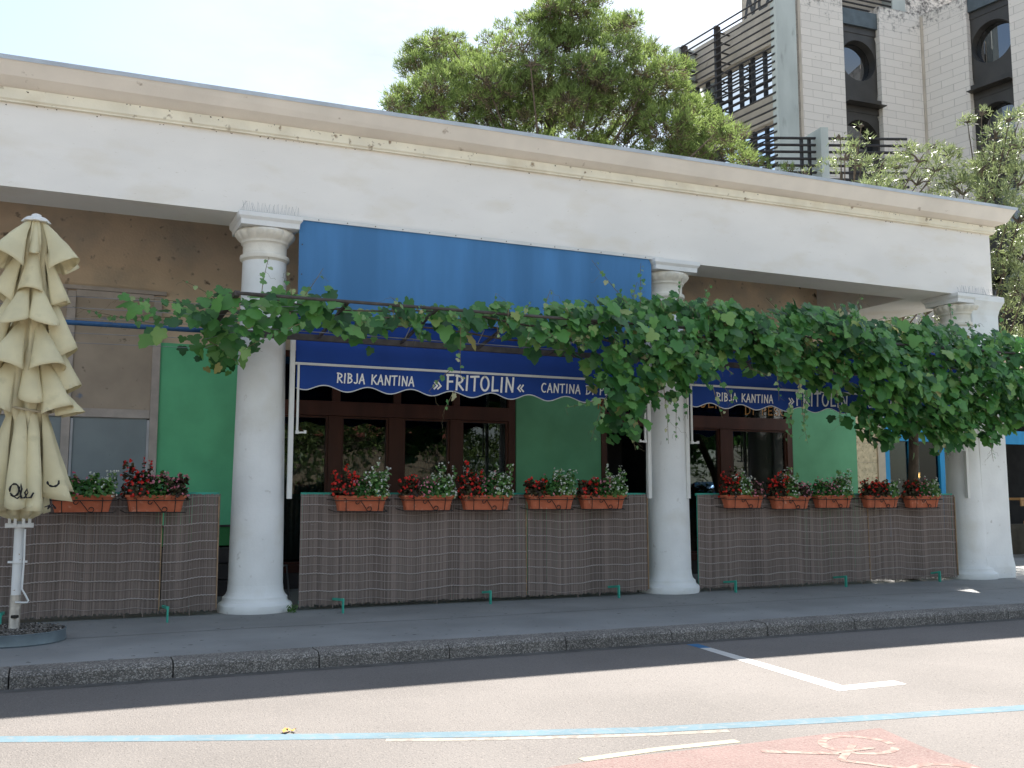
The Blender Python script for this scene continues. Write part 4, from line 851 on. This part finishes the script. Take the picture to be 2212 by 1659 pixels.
clearb = mat('blue_blind', (.20, .33, .52), .5, .1, 2)
K1 = Vector((29.53, 34.0)); dB = Vector((1.0, -.06)).normalized(); dC = Vector((-.17, .99)).normalized(); dA = Vector((-.10, .99)).normalized()
nB = Vector((dB.y, -dB.x)); K2 = K1 + dB * 7.2
def PB(u, d, z): p = K1 + dB * u - nB * d; return (p.x, p.y, z)          # u along face B, d depth behind it
K3 = K2 - dC * 12; nC = Vector((-dC.y, dC.x))                              # face C looks to -X
def PC(u, d, z): p = K2 - dC * u - nC * d; return (p.x, p.y, z)
K0 = Vector((28.17, 34.19)); nA = Vector((-dA.y, dA.x))
def PA(u, d, z): p = K0 + dA * u - nA * d; return (p.x, p.y, z)
def pbox(g, P, u0, u1, d0, d1, z0, z1):
    g.add([P(u0, d0, z0), P(u1, d0, z0), P(u1, d1, z0), P(u0, d1, z0), P(u0, d0, z1), P(u1, d0, z1), P(u1, d1, z1), P(u0, d1, z1)], [(0, 3, 2, 1), (4, 5, 6, 7), (0, 1, 5, 4), (1, 2, 6, 5), (2, 3, 7, 6), (3, 0, 4, 7)])
g = MB(); pbox(g, PB, 0, 2.52, 0, 6, 0, 24.5); pbox(g, PB, 4.62, 7.20, 0, 6, 0, 24.5)
pbox(g, PC, .0, 2.25, .0, 5, 0, 24.5); pbox(g, PC, 4.25, 7.5, 0, 5, 0, 24.5); pbox(g, PC, 7.5, 11, 3.5, 6, 0, 24.5); g.build('stone_wall', blocks, O)
g = MB(); pbox(g, PB, 7.08, 7.205, -.06, -.002, 0, 24.4); pbox(g, PB, -.02, .12, -.03, -.002, 0, 26); g.build('corner_strip', bconc, O)
# window bays with round openings
def bay(P, u0, u1, ztop, zc, rad, name='round_window_bay'):
    bo = None
    for k in range(4):
        z1 = ztop - k * 3.87; z0 = z1 - 3.87; c = zc - k * 3.87; uc = (u0 + u1) / 2; n = 40; d = .28; g = MB(); vs = []
        for i in range(n):
            a = 2 * math.pi * i / n; ca, sa = math.cos(a), math.sin(a); t_ = min((u1 - uc) / abs(ca) if abs(ca) > 1e-6 else 1e9, ((z1 - .32 - c) if sa > 0 else (c - z0 - .34)) / abs(sa) if abs(sa) > 1e-6 else 1e9)
            vs += [P(uc + rad * ca, d, c + rad * sa), P(uc + t_ * ca, d, c + t_ * sa), P(uc + rad * ca, d + .45, c + rad * sa)]
        fs = [];
        for i in range(n): j = (i + 1) % n; fs += [(3 * i, 3 * j, 3 * j + 1, 3 * i + 1), (3 * i, 3 * i + 2, 3 * j + 2, 3 * j)]
        g.add(vs, fs)
        for cu, cz in ((u0, z1 - .32), (u1, z1 - .32), (u0, z0 + .34), (u1, z0 + .34)): pass
        pbox(g, P, u0 + .001, u1 - .001, d - .22, d + .06, z0 + .0, z0 + .33); pbox(g, P, u0 + .001, u1 - .001, d - .03, d + .06, z1 - .319, z1 - .002)
        pbox(g, P, u0 - .0 + .001, u1 + .0 - .001, -.30, .1, z0 - .035, z0 - .002)
        pbox(g, P, u0 + .001, u1 - .001, d + .06, d + .07, z0 + .334, z1 - .32) if False else None
        # corner triangles of the sheet around the circle are closed by a backing ring
        bo = g.build(name, bronze, O); g2 = MB(); n2 = [P(uc + (rad - .02) * math.cos(2 * math.pi * i / n), d + .40, c + (rad - .02) * math.sin(2 * math.pi * i / n)) for i in range(n)]; g2.add(n2, [tuple(range(n))]); g2.build('round_pane', oglass, bo)
        g3 = MB(); 
        for i in range(9): pbox(g3, P, uc - rad + .1 + i * rad * .22, uc - rad + .16 + i * rad * .22, d + .6, d + .62, c - rad, c + rad)
        pbox(g3, P, u0, u1, d + .9, d + .95, z0, z1); g3.build('blind', bconc if k == 0 and P is PB else bronze, bo)
    return bo
bay(PB, 2.52, 4.62, 23.38, 21.75, .985); bay(PC, 2.25, 4.25, 23.70, 22.0, .98)
bh = mat('blue_grey_sheet', (.10, .12, .13), .45, .15, 2, metal=.3)
g = MB(); pbox(g, PB, 2.521, 4.619, .12, .5, 23.381, 24.15); g.build('bay_head', bh, O); g = MB(); pbox(g, PC, 2.251, 4.249, .12, .5, 23.71, 24.4); g.build('bay_head', bh, O)
g = MB(); pbox(g, PB, -1.38, -.30, -.25, .15, 0, 28); g.build('fin', fin, O); g = MB(); pbox(g, PB, -.28, -.022, .16, .6, 0, 28); g.build('fin_return', bconc, O)
# louvred side
g = MB(); pbox(g, PA, .3, 6.6, .95, 5, 22.3, 24.2); pbox(g, PA, .3, 6.6, .95, 5, 18.6, 19.85); pbox(g, PA, .3, 6.6, .95, 5, 14.4, 16.2); pbox(g, PA, .3, 6.6, 1.3, 5, 6, 14.4); pbox(g, PA, .3, 3.0, 1.1, 5, 24.2, 27); g.build('concrete_band', bconc, O)
g = MB(); pbox(g, PA, .3, 6.6, 1.25, 1.3, 19.85, 22.3); pbox(g, PA, .3, 6.6, 1.25, 1.3, 16.2, 18.6); wo = g.build('strip_window', glassmat('blue_sky_glass', (.1, .15, .22), 3.2), O)
g = MB(); pbox(g, PA, .3, 6.6, 1.5, 1.55, 16, 22.4); g.build('blind', clearb, wo)
for u in (.9, 1.7, 2.5, 3.3, 4.1, 4.9, 5.7, 6.5):
    for z_ in (16.2, 19.85): g = MB(); pbox(g, PA, u - .06, u + .06, 1.15, 1.3, z_, z_ + 2.42); g.build('mullion', louv, wo)
g = MB()
for k in range(30):
    z = 24.0 - k * .36; 
    g.tube([PA(-.2, -.05, z), PA(6.3, -.05, z)], .045, 6)
g.build('louvre_bars', louv, O)
g = MB()
for u in (3.72, 6.15): pbox(g, PA, u - .07, u + .07, -.02, .30, 13, 24.1)
for z in np.arange(14, 24.2, .49): pbox(g, PA, 3.70, 3.78, .3, .94, z, z + .05); pbox(g, PA, 6.1, 6.2, .3, .94, z, z + .05)
g.build('louvre_posts', louv, O)
g = MB(); pbox(g, PA, 6.25, 6.7, -.15, .9, 12, 24.05); g.build('end_fin', fin, O)
g = MB(); write(g, 'NOVI', 0, 3.4, 0, 1.0, 0, .21, .25, P=lambda x, y, z: PA(2.85 - x * .85, 1.09 + y, 24.25 + z * 1.1)); g.build('roof_lettering', bronze, O)
# set back upper storey
g = MB(); pbox(g, PB, 2.6, 6.2, 1.5, 5, 24.5, 29); g.build('upper_storey', bconc, O)
g = MB(); pbox(g, PB, 6.2, 7.0, .8, 5, 24.45, 29); g.build('fin', fin, O); g = MB(); pbox(g, PB, 7.02, 11, .9, 5, 24.5, 29); g.build('upper_stone_wall', blocks, O)
g = MB()
for k in range(9): g.tube([PB(2.6, .9, 24.7 + k * .24), PB(6.2, .9, 24.7 + k * .24)], .045, 6)
g.build('upper_louvres', louv, O)
# terrace balustrade lower down
g = MB()
A_ = Vector((22.9, 29.9)); Bq = Vector((28.9, 27.4)); dd_ = (Bq - A_).normalized()
for k in range(9):
    z = 15.05 - k * .27; g.tube([(A_.x, A_.y, z), (Bq.x, Bq.y, z)], .055, 8)
for s in (2.45, 2.75): p = A_ + dd_ * s; g.box(p.x - .05, p.x + .05, p.y, p.y + .1, 11.5, 15.1)
g.build('balustrade_bars', louv, O)
g = MB(); p = A_ + dd_ * 3.05; g.add([(p.x + a, p.y + b, z) for z in (11, 15.35) for a, b in ((-.15, -.35), (.12, -.45), (.3, .9), (.05, .95))], [(0, 3, 2, 1), (4, 5, 6, 7), (0, 1, 5, 4), (1, 2, 6, 5), (2, 3, 7, 6), (3, 0, 4, 7)]); g.build('terrace_fin', fin, O)
g = MB(); g.add([(x_, y_, z) for z in (0, 12.6) for x_, y_ in ((22.9, 30.2), (28.9, 27.7), (31, 33), (24, 34))], [(0, 3, 2, 1), (4, 5, 6, 7), (0, 1, 5, 4), (1, 2, 6, 5), (2, 3, 7, 6), (3, 0, 4, 7)]); g.build('terrace_block', bconc, O)

# ---------------------------------------------------------------- trees
FW = Vector((math.sin(R(24.202)) * math.cos(R(6.448)), math.cos(R(24.202)) * math.cos(R(6.448)), math.sin(R(6.448)))); RT = Vector((math.cos(R(24.202)), -math.sin(R(24.202)), 0)); UP = RT.cross(FW)
def needles(C, D, L_, w):
    """slim triangles from C along D"""
    n = len(C); D = D / np.linalg.norm(D, axis=1)[:, None]; s = np.cross(D, rng.normal(size=(n, 3))); s /= np.linalg.norm(s, axis=1)[:, None]
    V = np.stack([C - s * w[:, None], C + s * w[:, None], C + D * L_[:, None]], 1); return V.reshape(-1, 3), np.arange(3 * n).reshape(n, 3)
def crown(name, puffs, m, par, per, L_, w, tufts=9, upb=.5, flat=.7, shell=.62):
    Vs = []; Fs = []; o = 0
    for (cx, cy, cz, r) in puffs:
        n = int(per * r * r); a = rng.normal(size=(n, 3)); a /= np.linalg.norm(a, axis=1)[:, None]; a[:, 2] = np.where(a[:, 2] < -.35, -a[:, 2], a[:, 2])
        lump = 1 + .16 * np.sin(a[:, 0] * 5 + cx) * np.sin(a[:, 1] * 5 + cy) + .14 * np.sin(a[:, 2] * 7 + cz)
        rad = r * rng.uniform(shell, 1.03, n) * lump; P = np.array([cx, cy, cz]) + a * rad[:, None] * np.array([1, 1, flat])
        P = np.repeat(P, tufts, 0) + rng.normal(0, .05, (n * tufts, 3)); Dd = np.repeat(a, tufts, 0) * .7 + rng.normal(0, .55, (n * tufts, 3)); Dd[:, 2] += upb
        k = len(P); V, F = needles(P, Dd, rng.uniform(.6, 1.2, k) * L_, rng.uniform(.7, 1.2, k) * w); Vs.append(V); Fs.append(F + o); o += len(V)
    return fast(name, np.concatenate(Vs), np.concatenate(Fs), m, par)
def img(x, y, c): p = Vector((0, 0, 1.45)) + FW * c + RT * ((x - 1106) / 2150 * c) + UP * (-(y - 829.5) / 2150 * c); return p
def limbs(par, base, top, puffs, r0, m=bark, pick=1.0):
    g = MB(); base = Vector(base); top = Vector(top); g.tube([base, base.lerp(top, .35) + Vector((.2, .1, 0)), base.lerp(top, .7) + Vector((-.15, .1, 0)), top], [r0, r0 * .8, r0 * .5, r0 * .2], 10)
    for (cx, cy, cz, r) in puffs:
        if random.random() > pick: continue
        e = Vector((cx, cy, cz)); h = min(.9, max(.15, (cz - base.z) / (top.z - base.z) - .22)); s = base.lerp(top, h); mid = s.lerp(e, .5) + Vector((0, 0, -.3)); g.tube([s, mid, e, e + (e - mid).normalized() * r * .5], [r0 * .20, r0 * .12, r0 * .06, .012], 6)
        for q in range(5):
            a = Vector((random.gauss(0, 1), random.gauss(0, 1), abs(random.gauss(.3, .6)))).normalized() * r * .8; g.tube([e, e + a * .5 + Vector((0, 0, .05)), e + a], [.03, .02, .008], 5)
    g.build('trunk', m, par)
# Aleppo pine above the roof: leafy masses fitted as spheres in the scene at 30 to 38 m
pp = [(1230, 35, 60), (1180, 75, 62), (1290, 70, 62), (1130, 110, 55), (1235, 120, 75), (1330, 130, 60), (1090, 60, 20), (1350, 60, 38), (1200, -5, 42), (1270, 0, 40), (1100, 170, 60), (1180, 190, 70), (1280, 190, 75), (1380, 165, 50), (1410, 130, 34), (1060, 90, 26), (1045, 130, 30), (1055, 185, 55),
      (920, 120, 45), (960, 135, 52), (905, 165, 45), (1000, 180, 60), (940, 200, 60), (890, 220, 50), (1010, 240, 62), (860, 235, 34), (945, 88, 26), (915, 98, 24), (1080, 255, 66), (1170, 265, 72), (1260, 275, 72), (1350, 245, 70), (1420, 215, 55), (1450, 190, 38), (1470, 150, 30), (1480, 250, 52), (1440, 290, 62), (1350, 310, 60), (1500, 300, 46), (1530, 270, 42), (1545, 320, 44), (1575, 300, 36), (1595, 335, 32), (1500, 345, 40), (1420, 335, 46), (1280, 340, 56), (1180, 330, 56), (1090, 320, 52), (1000, 300, 50), (920, 270, 46), (870, 262, 30), (1640, 357, 24), (1606, 350, 26), (1010, 130, 40), (980, 90, 22), (1040, 160, 50), (1400, 100, 22), (1440, 150, 34), (860, 215, 30), (900, 140, 30), (1510, 235, 36), (1560, 275, 26), (1700, 372, 16), (1120, 215, 60), (1230, 230, 70), (1330, 200, 60)]
random.seed(11); puf = []
for x, y, r in pp:
    c = 34 + random.uniform(-3.2, 2.2); p = img(x, y, c); puf.append((p.x, p.y, p.z, r * c / 2150 * .98))
    for q in range(3 if r > 40 else 1):
        a = random.uniform(0, 6.28); rr = r * .8; c2 = c + random.uniform(-1.5, 1.5); p = img(x + rr * math.cos(a), y + rr * .8 * math.sin(a), c2)
        if 20 < y or True: puf.append((p.x, p.y, p.z, r * .5 * c2 / 2150))
for q in range(26):                                       # mass behind and below, hidden by the roof
    puf.append((15.5 + random.uniform(-6, 6), 31 + random.uniform(-3, 4), random.uniform(8, 12.5), random.uniform(1.0, 1.8)))
pine = thing('pine_tree', (15.3, 31, 0), 'large bright green pine tree with clumped needles rising behind the portico roof', 'tree')
pinem = leafmat('pine_needles', [(0, (.06, .08, .032)), (.3, (.13, .17, .05)), (.55, (.20, .28, .08)), (.85, (.31, .39, .13)), (1, (.34, .28, .15))], rough=.6, trans=.45, spec=.25, clump=1.1)
pineb = leafmat('pine_inner_shade_twigs', [(0, (.06, .05, .035)), (.5, (.13, .10, .065)), (1, (.20, .17, .09))], rough=.7, trans=.2, spec=.2)  # brown twigs; shade inside the clumps is put into their dark colour
crown('crown', puf, pinem, pine, 215, .19, .017, tufts=9, upb=.6, shell=.84)
crown('inner_shade_twigs', [(a, b, c - .15 * r, r * .82) for a, b, c, r in puf], pineb, pine, 110, .30, .016, tufts=6, upb=.1, shell=.3)
limbs(pine, (15.3, 31, 0), (15.2, 30.5, 17.0), puf[::7], .34)
# olive trees behind the right end
olm = leafmat('olive_leaves', [(0, (.07, .085, .04)), (.4, (.16, .20, .08)), (.7, (.29, .34, .16)), (.93, (.48, .52, .34)), (1, (.36, .30, .10))], rough=.45, trans=.35, spec=.5, clump=1.6)
def olive(px, py, pl, c0, label, seed, per=80, shade_puffs=()):
    random.seed(seed); P = []
    for x, y, r in pl:
        c = c0 + random.uniform(-1.6, 1.6); p = img(x, y, c); P.append((p.x, p.y, p.z, r * c / 2150))
    P += list(shade_puffs)
    t = thing('olive_tree', (px, py, 0), label, 'tree', 'olive trees behind the building'); crown('crown', P, olm, t, per * 2.2, .15, .017, tufts=10, upb=.35, flat=.95); top = max(P, key=lambda q: q[2]); limbs(t, (px, py, 0), (top[0], top[1], top[2] - 1), P, .2, pick=.8)
olive(24.5, 21.5, [(2180, 262, 26), (2120, 250, 18), (2205, 250, 28), (2150, 300, 34), (2205, 320, 42), (2090, 265, 18), (2160, 350, 46), (2110, 380, 46), (2060, 400, 40), (2200, 400, 50), (2150, 440, 50), (2080, 420, 40), (2230, 330, 40), (2200, 480, 50), (2170, 520, 50), (2210, 560, 46), (2170, 600, 50), (2210, 640, 50), (2170, 680, 46), (2260, 420, 60), (2270, 520, 60), (2260, 620, 60), (2100, 500, 40), (2180, 740, 44), (2230, 770, 50), (2100, 620, 40), (2290, 720, 60)], 27, 'tall silvery olive tree at the right edge behind the building corner', 21)
olive(20.8, 22.5, [(1815, 300, 14), (1850, 320, 18), (1825, 345, 26), (1790, 365, 24), (1860, 275, 9), (1878, 300, 12), (1860, 360, 30), (1900, 370, 34), (1940, 365, 34), (1985, 350, 34), (1960, 330, 24), (2020, 370, 40), (2050, 345, 34), (2020, 320, 20), (1740, 378, 14), (1980, 400, 40), (1900, 420, 40), (1940, 460, 50), (2020, 460, 50)], 27, 'smaller loose olive tree whose twigs rise above the roof by the louvred railing', 22, 70, shade_puffs=[(16.4, 16.9, 6.9, .9), (16.9, 17.5, 7.5, 1.0), (15.9, 17.6, 7.0, .9), (17.4, 17.8, 8.2, .9), (17.3, 16.9, 6.7, 1.0), (18.3, 17.6, 7.4, 1.1), (19.2, 18.3, 7.6, 1.1), (18.2, 16.8, 6.6, 1.0), (19.8, 17.6, 7.0, 1.0), (17.5, 18.2, 7.3, 1.0), (20.5, 19.2, 8.0, 1.2)])  # hidden foliage puffs over the cafe roof, added to keep sun off the pavement
olive(18.5, 24.0, [(1900, 690, 40), (1950, 660, 44), (2000, 680, 46), (1930, 730, 50), (1990, 740, 46), (1880, 740, 40), (2030, 640, 40), (1960, 600, 50), (2050, 720, 44), (2030, 780, 40), (2080, 800, 40), (1980, 560, 40), (1900, 560, 40)], 26.5, 'dark olive tree seen under the side beam beside the third column', 23, 85)

# ---------------------------------------------------------------- across the street (seen mirrored in the windows)
dkm = leafmat('street_tree_leaves', [(0, (.03, .06, .02)), (.5, (.07, .12, .03)), (1, (.16, .22, .06))], trans=.3)
for i, (x, y, h, lb) in enumerate([(9, -14, 6.5, 'round street tree mirrored in the left window panes'), (16, -12, 7.5, 'wide street tree mirrored in the middle panes'), (28, -14, 7, 'street tree mirrored beside the blue car'), (35, -12, 8, 'far street tree mirrored in the right window')]):
    random.seed(40 + i); P = [(x + random.gauss(0, 2.6), y + random.gauss(0, 1.4), h * .60 + random.gauss(0, .2) * h, random.uniform(1.0, 1.9)) for _ in range(26)]
    t = thing('street_tree', (x, y, 0), lb, 'tree', 'trees across the street'); crown('crown', P, dkm, t, 34, .32, .05, tufts=5, upb=.1, flat=.9); limbs(t, (x, y, -.05), (x, y, h * .7), P[:8], .18)
t = thing('street_house', (24, -30, 0), 'pale house with red roof across the street, mirrored in the windows', 'house')
MB().box(5, 22, -34, -26, 0, 5).build('wall', mat('house_plaster', (.16, .13, .09), .9, .2, 1), t)
MB().sweepx([(4.6, [(-34.5, 5), (-30, 7.2), (-25.5, 5)]), (22.4, [(-34.5, 5), (-30, 7.2), (-25.5, 5)])]).build('roof', mat('red_roof_tiles', (.12, .03, .02), .8, .2, 4), t)
for x in (7, 10.5, 14, 17.5): MB().box(x, x + 1.3, -25.998, -25.95, 1.2, 2.9).build('window', dark, t)
# parked blue car
cx, cy = 0, 0; t = thing('parked_car', (cx, cy, 0), 'dark blue parked car across the road, mirrored beside the second column', 'car'); cpaint = mat('blue_car_paint', (.02, .09, .22), .15, .05, 2, spec=.8, metal=.4)
def loft(g, secs, z):
    pass
pf = [(-2.15, .30), (-2.2, .62), (-2.0, .86), (-1.1, .98), (-.55, 1.42), (.0, 1.56), (.9, 1.56), (1.6, 1.36), (2.0, 1.02), (2.15, .9), (2.15, .3)]
g = MB(); vs = []; yw = [(-.88, .8), (-.80, 1.0), (.80, 1.0), (.88, .8)]
for sy, k in ((-.90, .0), (-.78, 1), (.78, 1), (.90, .0)):
    for a, z in pf: zz_ = z if k or z < 1 else .95 + (z - .95) * .55; vs.append((cx + a * (1 if k else .97), cy + sy * (1 if z < 1 else .9), zz_ - .02))
m_ = len(pf); fs = [(r_ * m_ + i, (r_ + 1) * m_ + i, (r_ + 1) * m_ + (i + 1) % m_, r_ * m_ + (i + 1) % m_) for r_ in range(3) for i in range(m_)] + [tuple(range(m_)), tuple(3 * m_ + i for i in reversed(range(m_)))]
g.add(vs, fs); g.build('body', cpaint, t, smooth='auto', bevel=.03)
cg = mat('car_window', (.01, .012, .015), .05, .1, 2, spec=.8)
for s in (-1, 1):
    g = MB(); y_ = cy + s * .845; g.add([(cx - .85, y_, 1.0), (cx + 1.6, y_, 1.0), (cx + 1.25, y_ - s * .06, 1.32), (cx - .35, y_ - s * .06, 1.36), (cx - .85, y_ - s * .02, 1.0), (cx + 1.6, y_ - s * .02, 1.0), (cx + 1.25, y_ - s * .08, 1.32), (cx - .35, y_ - s * .08, 1.36)], [(0, 1, 2, 3), (7, 6, 5, 4), (0, 4, 5, 1), (1, 5, 6, 2), (2, 6, 7, 3), (3, 7, 4, 0)]); g.build('side_window', cg, t)
    for a in (-1.35, 1.3): g = MB(); g.tube([(cx + a, cy + s * .72, .19), (cx + a, cy + s * .92, .19)], .32, 24); g.build('wheel', iron, t, smooth='auto')
for s in (-1, 1): g = MB(); g.box(cx - 2.22, cx - 2.12, cy + s * .65 - .14, cy + s * .65 + .14, .60, .74); g.build('headlight', whitem, t, bevel=.02)

t.scale = (1.2, 1.2, 1.42); t.location = (24.3, -2.2, -.13)
